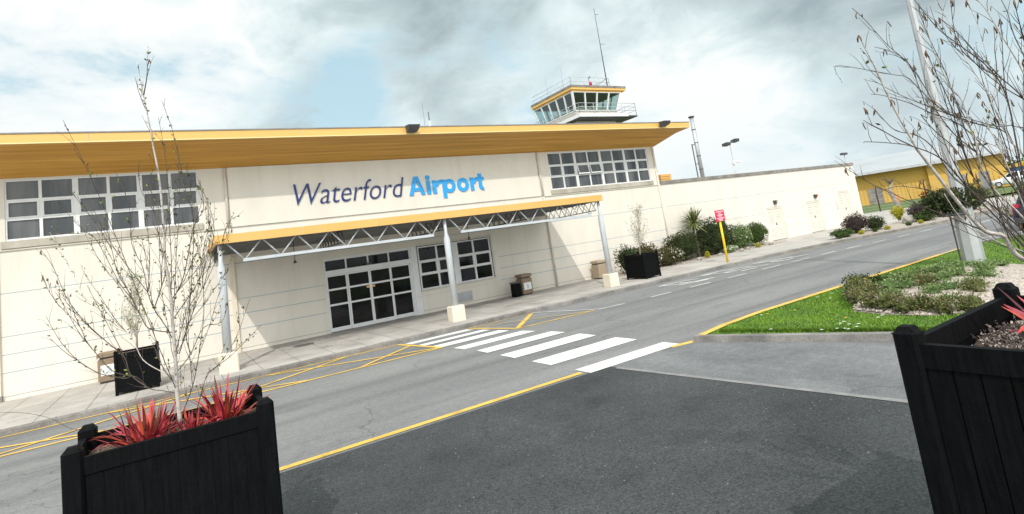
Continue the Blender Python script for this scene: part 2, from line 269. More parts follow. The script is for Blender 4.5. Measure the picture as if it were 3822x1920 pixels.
# ------------------------------------------------------------------ building helpers
ORG = {}
def tag(o, label=None, cat=None, group=None, kind=None):
    if label: o['label'] = label
    if cat: o['category'] = cat
    if group: o['group'] = group
    if kind: o['kind'] = kind
    return o
def thing(name, label, cat, loc=(0, 0, 0), rz=0.0, group=None):
    o = bpy.data.objects.new(name, None); col.objects.link(o); o.empty_display_size = 0.2
    o.location = loc; o.rotation_euler = (0, 0, rz); ORG[o.name] = Vector(loc)
    return tag(o, label, cat, group)
class MB:
    def __init__(s): s.v = []; s.f = []; s.m = []; s.sm = []
    def add(s, vs, fs, mi=0, smooth=False):
        k = len(s.v); s.v += [tuple(x) for x in vs]
        for f in fs: s.f.append(tuple(k + i for i in f)); s.m.append(mi); s.sm.append(smooth)
        return s
    def box(s, x0, x1, y0, y1, z0, z1, mi=0):
        return s.add([(x0, y0, z0), (x1, y0, z0), (x1, y1, z0), (x0, y1, z0), (x0, y0, z1), (x1, y0, z1), (x1, y1, z1), (x0, y1, z1)],
                     [(0, 3, 2, 1), (4, 5, 6, 7), (0, 1, 5, 4), (1, 2, 6, 5), (2, 3, 7, 6), (3, 0, 4, 7)], mi)
    def bbox(s, x0, x1, y0, y1, z0, z1, b=0.02, mi=0):         # box with chamfered top and upright edges
        pts = []
        for z, i in ((z0, 0), (z1 - b, 0), (z1, b)):
            for (x, y) in ((x0 + b + i, y0 + i), (x1 - b - i, y0 + i), (x1 - i, y0 + b + i), (x1 - i, y1 - b - i), (x1 - b - i, y1 - i), (x0 + b + i, y1 - i), (x0 + i, y1 - b - i), (x0 + i, y0 + b + i)):
                pts.append((x, y, z))
        fs = [tuple(range(7, -1, -1)), tuple(range(16, 24))]
        for r in (0, 8):
            for i in range(8): fs.append((r + i, r + (i + 1) % 8, r + 8 + (i + 1) % 8, r + 8 + i))
        return s.add(pts, fs, mi)
    def poly(s, pts, mi=0): return s.add(pts, [tuple(range(len(pts)))], mi)
    def prism(s, pts, z0, z1, mi=0, sides=True):               # polygon in plan (counter-clockwise) between two heights
        n = len(pts)
        vs = [(x, y, z0) for x, y in pts] + [(x, y, z1) for x, y in pts]
        fs = [tuple(range(n - 1, -1, -1)), tuple(range(n, 2 * n))]
        for i in range(n): fs.append((i, (i + 1) % n, n + (i + 1) % n, n + i))
        return s.add(vs, fs, mi)
    def hull(s, a, b, mi=0, smooth=False):                     # two rings with the same number of points
        n = len(a); fs = [tuple(range(n - 1, -1, -1)), tuple(range(n, 2 * n))]
        for i in range(n): fs.append((i, (i + 1) % n, n + (i + 1) % n, n + i))
        return s.add(list(a) + list(b), fs, mi, smooth)
    def tube(s, pts, rads, n=6, mi=0, cap=True, smooth=True):
        pts = [Vector(p) for p in pts]
        if isinstance(rads, (int, float)): rads = [rads] * len(pts)
        k = len(s.v); ref = None
        for i, p in enumerate(pts):
            t = (pts[min(i + 1, len(pts) - 1)] - pts[max(i - 1, 0)])
            if t.length < 1e-9: t = Vector((0, 0, 1))
            t.normalize()
            if ref is None:
                ref = Vector((1, 0, 0)) if abs(t.x) < 0.8 else Vector((0, 1, 0))
            a = (ref - t * ref.dot(t)).normalized(); ref = a; b = t.cross(a)
            for j in range(n):
                an = 2 * math.pi * j / n
                s.v.append(tuple(p + (a * math.cos(an) + b * math.sin(an)) * rads[i]))
        for i in range(len(pts) - 1):
            for j in range(n):
                s.f.append((k + i * n + j, k + i * n + (j + 1) % n, k + (i + 1) * n + (j + 1) % n, k + (i + 1) * n + j)); s.m.append(mi); s.sm.append(smooth)
        if cap:
            s.f.append(tuple(k + j for j in range(n - 1, -1, -1))); s.m.append(mi); s.sm.append(False)
            e = k + (len(pts) - 1) * n
            s.f.append(tuple(e + j for j in range(n))); s.m.append(mi); s.sm.append(False)
        return s
    def bar(s, p, q, w, h=None, mi=0):                          # rectangular bar between two points
        h = h or w; p = Vector(p); q = Vector(q); t = (q - p).normalized()
        up = Vector((0, 0, 1)) if abs(t.z) < 0.95 else Vector((0, 1, 0))
        a = t.cross(up).normalized() * (w / 2); b = a.cross(t).normalized() * (h / 2)
        return s.hull([p + a + b, p - a + b, p - a - b, p + a - b], [q + a + b, q - a + b, q - a - b, q + a - b], mi)
    def build(s, name, m, parent=None, org=None):
        o0 = org if org is not None else (ORG[parent.name] if parent else Vector((0, 0, 0)))
        me = bpy.data.meshes.new(name)
        me.from_pydata([(x - o0.x, y - o0.y, z - o0.z) for x, y, z in s.v], [], s.f)
        ms = m if isinstance(m, list) else [m]
        for x in ms: me.materials.append(x)
        me.polygons.foreach_set('material_index', s.m)
        me.polygons.foreach_set('use_smooth', s.sm)
        me.update()
        o = bpy.data.objects.new(name, me); col.objects.link(o)
        if parent: o.parent = parent; ORG[o.name] = o0
        else: o.location = o0; ORG[o.name] = o0
        return o
def struct(name, mb, m): return tag(mb.build(name, m), kind='structure')
def copy_tree(o, parent=None):
    c = o.copy(); col.objects.link(c); ORG[c.name] = ORG.get(o.name, Vector())
    if parent: c.parent = parent
    for ch in list(o.children): copy_tree(ch, c)
    return c
def rnd_dir(R):
    while True:
        v = Vector((R.uniform(-1, 1), R.uniform(-1, 1), R.uniform(-1, 1)))
        if 0.05 < v.length < 1: return v.normalized()
def leaf(mb, p, d, up, l, w, mi):                               # a pointed leaf: two triangles folded on its midrib
    d = d.normalized(); sd = d.cross(up)
    if sd.length < 1e-4: sd = d.orthogonal()
    sd.normalize(); n = sd.cross(d)
    a = p; b = p + d * l * 0.5 + sd * w * 0.5 + n * w * 0.15; c = p + d * l; e = p + d * l * 0.5 - sd * w * 0.5 + n * w * 0.15
    mb.add([a, b, c, e], [(0, 1, 2), (0, 2, 3)], mi)
def clump(mb, c, r, n, size, seed, lump=0.22, freq=2.2, inner=0.55, flat=0.0, shape=None, core=0.72):
    R = random.Random(seed); c = Vector(c); off = Vector((seed * 1.7, seed * 0.9, seed * 2.3))
    k0 = len(mb.v); nu, nv = 12, 8                              # solid core in the dark leaf tone: inner shade as colour, blocks daylight
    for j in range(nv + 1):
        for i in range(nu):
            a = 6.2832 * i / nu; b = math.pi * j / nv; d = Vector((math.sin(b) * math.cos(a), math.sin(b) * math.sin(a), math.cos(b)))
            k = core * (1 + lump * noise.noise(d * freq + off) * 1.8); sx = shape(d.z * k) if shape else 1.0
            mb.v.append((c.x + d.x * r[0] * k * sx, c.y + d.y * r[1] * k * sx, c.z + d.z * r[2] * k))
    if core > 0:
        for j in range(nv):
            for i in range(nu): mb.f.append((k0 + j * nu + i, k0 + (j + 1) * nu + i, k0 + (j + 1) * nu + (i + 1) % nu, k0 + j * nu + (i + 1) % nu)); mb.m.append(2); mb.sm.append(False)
    for i in range(n):
        d = rnd_dir(R)
        if d.z < -flat and R.random() < 0.6: d.z = -d.z * R.random()
        k = 1 + lump * noise.noise(d * freq + off) * 1.8
        t = k * (inner + (1 - inner) * R.random() ** 0.5) * (1 + R.uniform(-0.05, 0.09))
        sx = shape(d.z * t) if shape else 1.0
        p = c + Vector((d.x * r[0] * t * sx, d.y * r[1] * t * sx, d.z * r[2] * t))
        o = (d + rnd_dir(R) * 0.9 + Vector((0, 0, 0.35))).normalized()
        q = noise.noise(p * 3.0 + off)
        mi = 0 if R.random() < 0.55 else (1 if q + R.uniform(-0.5, 0.5) > 0 else 2)
        s_ = size * R.uniform(0.6, 1.35)
        leaf(mb, p, o, rnd_dir(R), s_, s_ * 0.6, mi)
# ------------------------------------------------------------------ ground, roads, paving
RZ = -0.12
g = MB()
g.add([(-2500, -2500, -0.30), (2500, -2500, -0.30), (2500, 2500, -0.30), (-2500, 2500, -0.30)], [(0, 1, 2, 3)])
struct('ground', g, MT['field'])
r = MB(); r.poly([(-60, -70, RZ), (115, -70, RZ), (115, -4.9, RZ), (-60, -4.9, RZ)]); struct('road', r, MT['road'])
r = MB(); r.poly([(-60, -70, RZ + .004), (12.6, -70, RZ + .004), (6.38, -13.42, RZ + .004), (-60, -13.36, RZ + .004)]); struct('car_park', r, MT['tar'])
r = MB(); r.poly([(6.38, -13.45, RZ + .006), (12.6, -70, RZ + .006), (16, -70, RZ + .006), (10.2, -17.5, RZ + .006), (8.62, -13.45, RZ + .006)]); struct('entry_lane', r, MT['apron'])
r = MB(); r.poly([(6.33, -13.62, RZ + .010), (6.42, -13.62, RZ + .010), (12.75, -70, RZ + .010), (12.55, -70, RZ + .010)]); struct('concrete_strip', r, MT['strip'])

KP = [(-60, -5.33), (24, -5.36), (26, -5.5), (28, -5.78), (30, -6.2), (33, -6.9), (36, -7.45), (39, -7.55), (60, -7.55)]
pv = MB()
n = len(KP)
vs = [(x, y + 0.14, 0.0) for x, y in KP]
pv.poly(vs + [(60, 9, 0.0), (-60, 9, 0.0)])
struct('pavement', pv, MT['pave'])
def offs(path, d):
    out = []
    for i in range(len(path)):
        a = Vector(path[max(i - 1, 0)]); b = Vector(path[min(i + 1, len(path) - 1)]); t = (b - a).normalized()
        out.append((path[i][0] - t.y * d, path[i][1] + t.x * d))
    return out
def strip(mb, path, w, z0, z1, mi=0):                          # a raised strip along a path, rounded front edge
    a = path; b = offs(path, w); c = offs(path, 0.025)
    for i in range(len(path) - 1):
        p = [(*a[i], z0), (*a[i], z1 - .02), (*c[i], z1), (*b[i], z1), (*b[i], z0)]
        q = [(*a[i + 1], z0), (*a[i + 1], z1 - .02), (*c[i + 1], z1), (*b[i + 1], z1), (*b[i + 1], z0)]
        for j in range(4): mb.add([p[j], q[j], q[j + 1], p[j + 1]], [(3, 2, 1, 0)], mi)
def dense(path, step=0.915):
    out = []
    for i in range(len(path) - 1):
        a = Vector(path[i]); b = Vector(path[i + 1]); m = max(1, int((b - a).length / step))
        for j in range(m): out.append(tuple(a.lerp(b, j / m)))
    return out + [path[-1]]
kb = MB(); strip(kb, KP, 0.16, RZ - 0.05, 0.006); struct('kerb', kb, MT['kerb'])
jt = MB()
x = -12.0
while x < 32:                                                  # paving joints and kerb joints
    jt.add([(x, -5.19, .0035), (x + .012, -5.19, .0035), (x + .012, -0.02, .0035), (x, -0.02, .0035)], [(0, 1, 2, 3)])
    x += 0.915 if x < 14 else 1.83
for y in (-1.75, -3.45):
    jt.add([(-12, y, .004), (16, y, .004), (16, y + .01, .004), (-12, y + .01, .004)], [(0, 1, 2, 3)])
struct('paving_joints', jt, MT['joint'])
R = random.Random(2)
cr = MB()
for x in range(-6, 24):                                        # kerb stones parted by dark joints
    xx = x * 0.915 + 0.3
    cr.add([(xx, -5.335, RZ), (xx + .016, -5.335, RZ), (xx + .016, -5.335, -.02), (xx, -5.335, -.02), (xx, -5.30, .010), (xx + .016, -5.30, .010), (xx, -5.17, .010), (xx + .016, -5.17, .010)], [(0, 1, 2, 3), (3, 2, 5, 4), (4, 5, 7, 6)])
struct('kerb_joints', cr, MT['joint'])

# island with lawn and gravel bed
IS = [(8.50, -13.60), (9.4, -13.42), (10.8, -13.30), (20.0, -13.24), (22.6, -13.25), (23.8, -13.55), (24.7, -14.1), (25.2, -15.2), (25.3, -17), (25.3, -40), (12.2, -40), (9.62, -16.6)]
il = MB(); il.poly([(x, y, -0.02) for x, y in reversed(offs(IS, -0.13))]); struct('lawn', il, MT['lawn'])
kb = MB(); loop = list(reversed(IS)); loop = loop + [loop[0]]
strip(kb, loop, -0.14, RZ - .05, 0.0)
struct('island_kerb', kb, MT['kerb'])
GB = [(10.95, -15.9), (11.15, -15.2), (12.2, -14.75), (13.8, -14.1), (15.2, -14.05), (16.2, -14.75), (17.1, -15.3), (17.0, -16.2), (15.6, -17.3), (13.4, -17.6), (11.6, -17.3), (11.0, -16.7)]
gb = MB(); cx, cy = 13.8, -15.8
ring0 = [(x, y, -0.01) for x, y in GB]; ring1 = [(cx + (x - cx) * .8, cy + (y - cy) * .8, 0.12) for x, y in GB]; ring2 = [(cx + (x - cx) * .4, cy + (y - cy) * .4, 0.27) for x, y in GB]
m_ = len(GB); vs = ring0 + ring1 + ring2 + [(cx, cy, 0.30)]; fs = []
for i in range(m_):
    j = (i + 1) % m_
    fs += [(j, i, m_ + i, m_ + j), (m_ + j, m_ + i, 2 * m_ + i, 2 * m_ + j), (2 * m_ + j, 2 * m_ + i, 3 * m_)]
gb.add(vs, fs, 0, True); struct('gravel_bed', gb, MT['gravel'])
def inside(x, y, P):
    c = False; n = len(P)
    for i in range(n):
        x1, y1 = P[i]; x2, y2 = P[i - 1]
        if (y1 > y) != (y2 > y) and x < (x2 - x1) * (y - y1) / (y2 - y1) + x1: c = not c
    return c
def bedz(x, y):
    t = 1.0
    for k in range(20):
        s_ = k / 20
        if not inside(cx + (x - cx) / max(s_, .001), cy + (y - cy) / max(s_, .001), GB): pass
    d = math.hypot((x - cx) / 3.0, (y - cy) / 1.6)
    return max(0.0, 0.31 - 0.31 * min(d, 1.0) ** 1.3)
R = random.Random(11); pb = MB()
for i in range(9000):
    x = R.uniform(10.9, 17.2); y = R.uniform(-17.6, -14.0)
    if not inside(x, y, GB): continue
    s_ = R.uniform(.014, .045); z = bedz(x, y) + .005; a = R.uniform(0, 6.28); mi = R.randrange(3)
    pts = [(x + s_ * math.cos(a + k * 2.094) * R.uniform(.7, 1.2), y + s_ * math.sin(a + k * 2.094) * R.uniform(.7, 1.2), z) for k in range(3)]
    pb.add(pts + [(x, y, z + s_ * R.uniform(.5, .9))], [(0, 1, 3), (1, 2, 3), (2, 0, 3)], mi)
tag(pb.build('gravel_stones', MT['peb']), 'pale loose gravel stones covering the planted bed on the grass island', 'gravel', kind='stuff')
R = random.Random(5); gr = MB()
IN = offs(IS, -0.15)
cnt = 0
while cnt < 80000:
    if cnt < 42000: x = R.uniform(8.7, 16.5); y = R.uniform(-17.3, -13.25)
    elif cnt < 64000: x = R.uniform(15.5, 25.2); y = R.uniform(-18, -13.2)
    else: x = R.uniform(9.6, 22); y = R.uniform(-21, -17.2)
    cnt += 1
    if not inside(x, y, IN) or inside(x, y, GB): continue
    q = noise.noise(Vector((x * 1.3, y * 1.3, 0)))
    h = R.uniform(.02, .048) * (1.0 + 0.35 * q); a = R.uniform(0, 6.28); w = .009
    dx = R.uniform(-.03, .03); dy = R.uniform(-.03, .03)
    mi = 0 if R.random() < .5 else (1 if q + R.uniform(-.4, .4) > 0 else 2)
    gr.add([(x - w * math.cos(a), y - w * math.sin(a), -.02), (x + w * math.cos(a), y + w * math.sin(a), -.02), (x + dx, y + dy, -.02 + h)], [(0, 1, 2)], mi)
for i in range(5000):                                           # ragged fringe over the kerb
    x = R.uniform(8.75, 9.9); y = -13.75 - (x - 8.72) / .9 * 2.9
    x += R.uniform(.13, .22); h = R.uniform(.04, .09); a = R.uniform(0, 6.28)
    gr.add([(x - .01 * math.cos(a), y - .01 * math.sin(a), -.02), (x + .01 * math.cos(a), y + .01 * math.sin(a), -.02), (x - R.uniform(0, .06), y, -.02 + h)], [(0, 1, 2)], R.randrange(3))
tag(gr.build('grass', MT['blade']), 'short bright green grass growing on the island', 'grass', kind='stuff')
DA = [(9.13, -14.78, 0), (10.85, -14.18, 1), (10.42, -13.84, 1), (12.86, -13.86, 0), (12.25, -14.16, 0), (12.38, -13.79, 0), (9.86, -15.65, 0), (10.01, -15.63, 0), (9.83, -15.82, 0), (9.89, -15.94, 0), (9.47, -15.80, 0), (9.50, -15.92, 0), (9.47, -15.99, 0), (9.32, -15.62, 0), (9.68, -16.02, 0), (10.46, -15.99, 0), (10.65, -15.97, 0), (11.18, -16.75, 0), (10.28, -13.79, 0), (13.66, -13.73, 0), (10.35, -15.49, 1)]
dm = MB(); dy_ = MB()
for q, mm in ((dm, .018), (dy_, .02)):
    q.tube([(0, 0, 0), (0, 0, .05)], .002, 4, 1)
    for k in range(9):
        a = k * .698; q.add([(0, 0, .052), (mm * math.cos(a - .28), mm * math.sin(a - .28), .056), (mm * 1.35 * math.cos(a), mm * 1.35 * math.sin(a), .054), (mm * math.cos(a + .28), mm * math.sin(a + .28), .056)], [(0, 1, 2, 3)], 0)
dW = dm.build('daisy', [MT['petal'], MT['blade'][0]]); dY = dy_.build('dandelion', [MT['petaly'], MT['blade'][0]])
fw = fy = False
for x, y, k in DA:
    if k: o = dY if not fy else dY.copy(); (col.objects.link(o) if fy else None); fy = True; tag(o, 'yellow dandelion in the island grass', 'flower', 'dandelions in the island grass')
    else: o = dW if not fw else dW.copy(); (col.objects.link(o) if fw else None); fw = True; tag(o, 'white daisy open in the island grass', 'flower', 'daisies in the island grass')
    o.location = (x, y, -.02); o.scale = (1.25, 1.25, 1.2)

# road markings
def quadline(mb, p, q, w, z=RZ + .008, mi=0):
    p = Vector((*p, 0)); q = Vector((*q, 0)); t = (q - p).normalized(); s_ = Vector((-t.y, t.x, 0)) * w / 2
    mb.add([(*(p - s_).xy, z), (*(q - s_).xy, z), (*(q + s_).xy, z), (*(p + s_).xy, z)], [(0, 1, 2, 3)], mi)
zb = MB()
YS = [(-5.59, -5.95), (-6.36, -6.71), (-7.09, -7.56), (-8.07, -8.58), (-9.12, -9.67), (-10.25, -10.89), (-11.56, -12.24), (-12.99, -13.44)]
for a, b in YS:
    xl = lambda y: 5.93 if y < -9 else 5.93 - (y + 9) * .15; xr = lambda y: 8.17 if y < -9.5 else 8.17 - (y + 9.5) * .2
    zb.add([(xl(b), b, RZ + .008), (xr(b), b, RZ + .008), (xr(a), a, RZ + .008), (xl(a), a, RZ + .008)], [(0, 1, 2, 3)])
struct('zebra_crossing', zb, MT['linew'])
yl = MB()
def yline(*pts, w=.1, z=RZ + .0085):
    for a, b in zip(pts[:-1], pts[1:]): quadline(yl, a, b, w, z)
yline((-30, -13.27), (5.86, -13.27), w=.13)
yline((-30, -5.5), (5.24, -5.45), w=.09); yline((-30, -7.5), (5.70, -7.6), w=.1, z=RZ + .0095); yline((5.25, -5.45), (5.69, -7.6), w=.13, z=RZ + .0105)
xx = 5.62; k = 0
for sx in (5.62, 1.75 + .6, -1.4, -5.2, -9):                    # hatching of the box on the kerb side
    quadline(yl, (sx, -7.56), (sx - 3.85, -5.5), .1, RZ + .0115)
for sx in (3.6, -.15 + .5, -3.3, -7):
    quadline(yl, (sx, -7.56), (min(sx + 3.4, 5.33), -5.5 if sx + 3.4 < 5.3 else -6.2), .1, RZ + .0125)
quadline(yl, (7.5, -5.45), (8.08, -7.62), .12); quadline(yl, (8.08, -7.6), (10.75, -7.7), .09, RZ + .0095); quadline(yl, (8.06, -7.52), (9.86, -5.48), .15, RZ + .0105)
struct('yellow_markings', yl, MT['liney'])
yw = MB(); quadline(yw, (7.5, -5.47), (9.9, -5.45), .08); quadline(yw, (7.7, -5.55), (10.6, -7.66), .09, RZ + .0115)
quadline(yw, (20.02, -13.34), (22.6, -13.35), .12, .004)
for i in range(1, len(KP) - 1):
    a = offs(KP, -.12)[i]; b = offs(KP, -.12)[i + 1]
    quadline(yw, a, b, .08)
struct('worn_yellow_line', yw, MT['liney2'])
yk = MB(); YK = offs(IS[:5], -.10)
for a_, b_ in zip(YK[:3], YK[1:4]): quadline(yk, a_, b_, .15, .004)
quadline(yk, (7.9, -13.46), (8.50, -13.55), .14, RZ + .0085); struct('yellow_edge_line', yk, MT['liney'])
wl = MB()
quadline(wl, (10.88, -7.68), (11.9, -7.80), .11)
for a, b in ((13.0, 13.95), (14.88, 15.95), (16.89, 17.95), (18.97, 20.1), (20.92, 22.1), (23.0, 24.1), (24.87, 25.95), (26.9, 27.9), (28.9, 29.9), (30.9, 31.9)):
    yy = -7.84 if a < 24 else -7.84 - (a - 24) * .07
    quadline(wl, (a, yy), (b, yy - (.0 if a < 24 else .07)), .11)
quadline(wl, (9.95, -5.38), (10.9, -7.64), .10, RZ + .0135)
quadline(wl, (25.2, -12.4), (27.6, -13.5), .14); quadline(wl, (33, -9.9), (45, -9.4), .1)
struct('lane_dashes', wl, MT['linew2'])
ww = MB()                                                      # worn lettering painted along the lane
for pts in (((15.19, -6.05), (15.5, -6.55), (16.2, -6.9), (17.1, -7.06)), ((15.3, -6.1), (16.4, -6.2), (16.9, -6.5)), ((15.43, -6.87), (16.0, -7.07), (16.7, -7.1)), ((15.9, -6.45), (16.2, -6.9)),
            ((17.6, -5.99), (18.1, -6.2), (18.45, -7.05)), ((17.75, -6.0), (18.8, -5.95), (19.3, -6.3)), ((18.3, -6.6), (19.5, -6.75), (20.4, -7.12)), ((18.6, -7.15), (19.5, -7.2)), ((18.7, -6.3), (19.1, -6.7), (19.9, -6.8)), ((19.2, -6.15), (20.1, -6.5)),
            ((20.7, -6.12), (21.6, -6.22), (22.8, -6.66)), ((21.2, -6.5), (22.2, -6.7), (23.3, -7.12)), ((21.0, -6.85), (21.6, -7.16), (22.2, -7.1)), ((21.3, -6.6), (21.6, -7.1)), ((20.9, -6.3), (21.4, -6.6))):
    for a, b in zip(pts[:-1], pts[1:]): quadline(ww, a, b, .15, RZ + .008 + .0004 * len(ww.f))
struct('road_lettering', ww, MT['linew2'])
def disc(name, c, r, z, m):
    d = MB(); d.prism([(c[0] + r * math.cos(k * .3142), c[1] + r * .92 * math.sin(k * .3142)) for k in range(20)], z - .01, z); return d.build(name, m)
tag(disc('manhole_cover', (3.35, -1.75), .33, .009, MT['cover']), 'dark round iron manhole cover in the pavement left of the glass doors', 'manhole cover')

# ------------------------------------------------------------------ terminal building
def facade(mb, x0, x1, z0, z1, holes, y=0.0, depth=.14, mi=0):
    xs = sorted({x0, x1, *[h[0] for h in holes], *[h[1] for h in holes]}); zs = sorted({z0, z1, *[h[2] for h in holes], *[h[3] for h in holes]})
    for i in range(len(xs) - 1):
        for j in range(len(zs) - 1):
            a, b, c, d = xs[i], xs[i + 1], zs[j], zs[j + 1]
            mx, mz = (a + b) / 2, (c + d) / 2
            if any(h[0] < mx < h[1] and h[2] < mz < h[3] for h in holes): continue
            mb.add([(a, y, c), (b, y, c), (b, y, d), (a, y, d)], [(0, 1, 2, 3)], mi)
    for a, b, c, d in holes:
        e = y + depth
        mb.add([(a, y, c), (a, e, c), (a, e, d), (a, y, d)], [(0, 1, 2, 3)], mi); mb.add([(b, y, c), (b, y, d), (b, e, d), (b, e, c)], [(0, 1, 2, 3)], mi)
        mb.add([(a, y, d), (a, e, d), (b, e, d), (b, y, d)], [(0, 1, 2, 3)], mi); mb.add([(a, y, c), (b, y, c), (b, e, c), (a, e, c)], [(0, 1, 2, 3)], mi)
def grooves(mb, x0, x1, zs, skips, mi=1, y=-.003, h=.022):
    for z in zs:
        segs = [(x0, x1)]
        for a, b, c, d in skips:
            if not (c - .03 < z < d + .03): continue
            ns = []
            for p, q in segs:
                if b <= p or a >= q: ns.append((p, q)); continue
                if a > p: ns.append((p, a))
                if b < q: ns.append((b, q))
            segs = ns
        for p, q in segs: mb.add([(p, y, z - h / 2), (q, y, z - h / 2), (q, y, z + h / 2), (p, y, z + h / 2)], [(0, 1, 2, 3)], mi)
XW = -14.0; XE = 22.65; ZW = 6.33
W1 = (-4.21, .755, 4.47, 6.29); W2 = (15.45, 22.07, 4.47, 6.29); DR = (4.60, 8.22, 0.0, 2.70); W3 = (8.26, 11.72, .92, 2.70); W0 = (-12.0, -5.6, 4.47, 6.29)
term = thing('terminal_building', 'long cream rendered airport terminal with an oversailing yellow and timber roof', 'building', (9, 0, 0))
wm = MB()
facade(wm, XW, XE, 0, ZW, [W0, W1, W2, DR, W3])
wm.add([(XE, 0, 0), (XE, 16, 0), (XE, 16, ZW), (XE, 0, ZW)], [(0, 1, 2, 3)]); wm.add([(XW, 0, 0), (XW, 0, ZW), (XW, 16, ZW), (XW, 16, 0)], [(0, 1, 2, 3)]); wm.add([(XW, 16, 0), (XW, 16, ZW), (XE, 16, ZW), (XE, 16, 0)], [(0, 1, 2, 3)])
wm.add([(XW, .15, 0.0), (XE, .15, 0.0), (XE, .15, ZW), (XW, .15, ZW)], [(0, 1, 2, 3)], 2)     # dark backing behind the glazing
GZ = (0.76, 1.26, 1.76, 2.98)
sk = [(4.55, 12.0, 0, 2.78), (-4.62, -4.36, 0, 4), (1.5, 1.66, 0, 7)]
grooves(wm, XW, XE - .1, GZ, sk)
grooves(wm, XW, XE, (0.115,), [DR, (1.5, 1.66, 0, 7)], 3, -.003, .012)
wm.build('wall', [MT['render'], MT['groove'], MT['ceil'], MT['shadowgap']], term)
pn = MB(); pn.box(1.66, 14.72, -.055, -.001, 4.235, ZW - .002); pn.build('sign_panel', MT['render'], term)
lg = MB(); lg.box(XW, 1.5, -.045, -.001, 4.19, 4.235); lg.build('string_course', MT['trim'], term); lg = MB(); lg.box(14.93, XE, -.045, -.001, 4.19, 4.235); lg.build('string_course', MT['trim'], term)
PR = random.Random(77)
def window(parent, name, x0, x1, z0, z1, pairs, y=.075, open_pair=None, zr=(.335, .33, .335), sillh=.22, pmat='pane', slabel=None, side=0.04, per=2):
    fr = MB(); W_ = (x1 - x0) / pairs
    d0 = y - .045; d1 = y + .045
    fr.box(x0 - .001, x0 + side, d0, d1, z0, z1); fr.box(x1 - side, x1 + .001, d0, d1, z0, z1)
    fr.box(x0 + side, x1 - side, d0, d1, z1 - .05, z1); fr.box(x0 + side, x1 - side, d0, d1, z0, z0 + .06)
    zz_ = [z0 + .06]; H = z1 - .05 - z0 - .06
    for f in zr: zz_.append(zz_[-1] + f * H)
    for i in range(1, pairs): fr.box(x0 + i * W_ - .075, x0 + i * W_ + .075, d0, d1, z0 + .06, z1 - .05)
    cols = []
    for i in range(pairs):
        a = x0 + i * W_ + (.075 if i else side); b = x0 + (i + 1) * W_ - (.075 if i < pairs - 1 else side); w1 = (b - a) / per
        for k in range(per):
            if k: fr.box(a + k * w1 - .04, a + k * w1 + .04, d0 + .004, d1 - .004, z0 + .06, z1 - .05)
            cols.append((i, a + k * w1 + (.04 if k else 0), a + (k + 1) * w1 - (.04 if k < per - 1 else 0)))
    for z in zz_[1:-1]:
        for i, a, b in cols: fr.box(a, b, d0 + .006, d1 - .006, z - .035, z + .035)
    mid = (zz_[1], zz_[2])
    for i, a, b in cols:                                        # opening lights in the middle row
        if open_pair == i: continue
        c, d = mid[0] + .035, mid[1] - .035
        for q in ((a, a + .04, c, d), (b - .04, b, c, d), (a + .04, b - .04, c, c + .035), (a + .04, b - .04, d - .035, d)): fr.box(q[0], q[1], d0 - .012, d1 - .012, q[2], q[3])
    f = fr.build(name, MT['white'], parent)
    pm = MB()
    for i, a, b in cols:
        for r_ in range(3):
            if r_ == 1 and open_pair == i: continue
            e1, e2 = PR.uniform(-.016, .016), PR.uniform(-.02, .02)     # panes never sit perfectly in one plane
            pm.add([(a, y - e1, zz_[r_]), (b, y + e1, zz_[r_] + 0), (b, y + e1 + e2, zz_[r_ + 1]), (a, y - e1 + e2, zz_[r_ + 1])], [(0, 1, 2, 3)])
    pm.build('pane', MT[pmat], f)
    if open_pair is not None:
        for i, a, b in cols:
            if i != open_pair: continue
            c, d = mid[0] + .035, mid[1] - .035; ou = .09
            om = MB(); P = lambda x_, t, o_: (x_, y - .02 - ou * (1 - t) - o_, c + (d - c) * t)
            for (q0, q1, t0, t1) in ((a, a + .045, 0, 1), (b - .045, b, 0, 1), (a + .045, b - .045, 0, .12), (a + .045, b - .045, .88, 1)):
                om.hull([P(q0, t0, 0), P(q1, t0, 0), P(q1, t1, 0), P(q0, t1, 0)], [P(q0, t0, .04), P(q1, t0, .04), P(q1, t1, .04), P(q0, t1, .04)])
            ol = om.build('opening_light', MT['white'], f)
            gp = MB(); gp.add([P(a + .04, .1, .02), P(b - .04, .1, .02), P(b - .04, .9, .02), P(a + .04, .9, .02)], [(0, 1, 2, 3)]); gp.build('open_pane', MT[pmat], f)
    if sillh:
        sl = MB(); sl.box(x0 - .1, x1 + .06, -.075, .06, z0 - sillh, z0 - .004); sl.build('sill', MT['sill'], f)
    return f
window(term, 'window', *W0, 4); window(term, 'window', *W1, 3); window(term, 'window', *W2, 4, open_pair=1)
# glazed entrance: sliding doors and the window beside them
fr = MB(); y0, y1 = .02, .11
fr.box(8.0, 8.255, -.012, y1, 0, 2.70); fr.box(4.60, 8.0, y0, y1, 2.61, 2.70); fr.box(4.60, 8.0, -.03, y1, 2.075, 2.25)
for x in (4.60, 5.39, 6.235, 7.06): fr.box(x, x + .055, y0 + .004, y1, 2.25, 2.61)
fr.box(7.93, 8.0, y0 + .004, y1, 0, 2.61); fr.box(4.60, 4.645, y0 + .004, y1, 0, 2.075)
ef = fr.build('entrance_frame', MT['white'], term)
pm = MB(); pm.add([(4.62, .07, 2.25), (7.95, .07, 2.25), (7.95, .07, 2.61), (4.62, .07, 2.61)], [(0, 1, 2, 3)]); pm.build('transom_pane', MT['pane_d'], ef)
sn = MB(); sn.bbox(6.13, 6.37, -.10, -.031, 2.26, 2.33, .01); sn.build('door_sensor', MT['darkmetal'], ef)
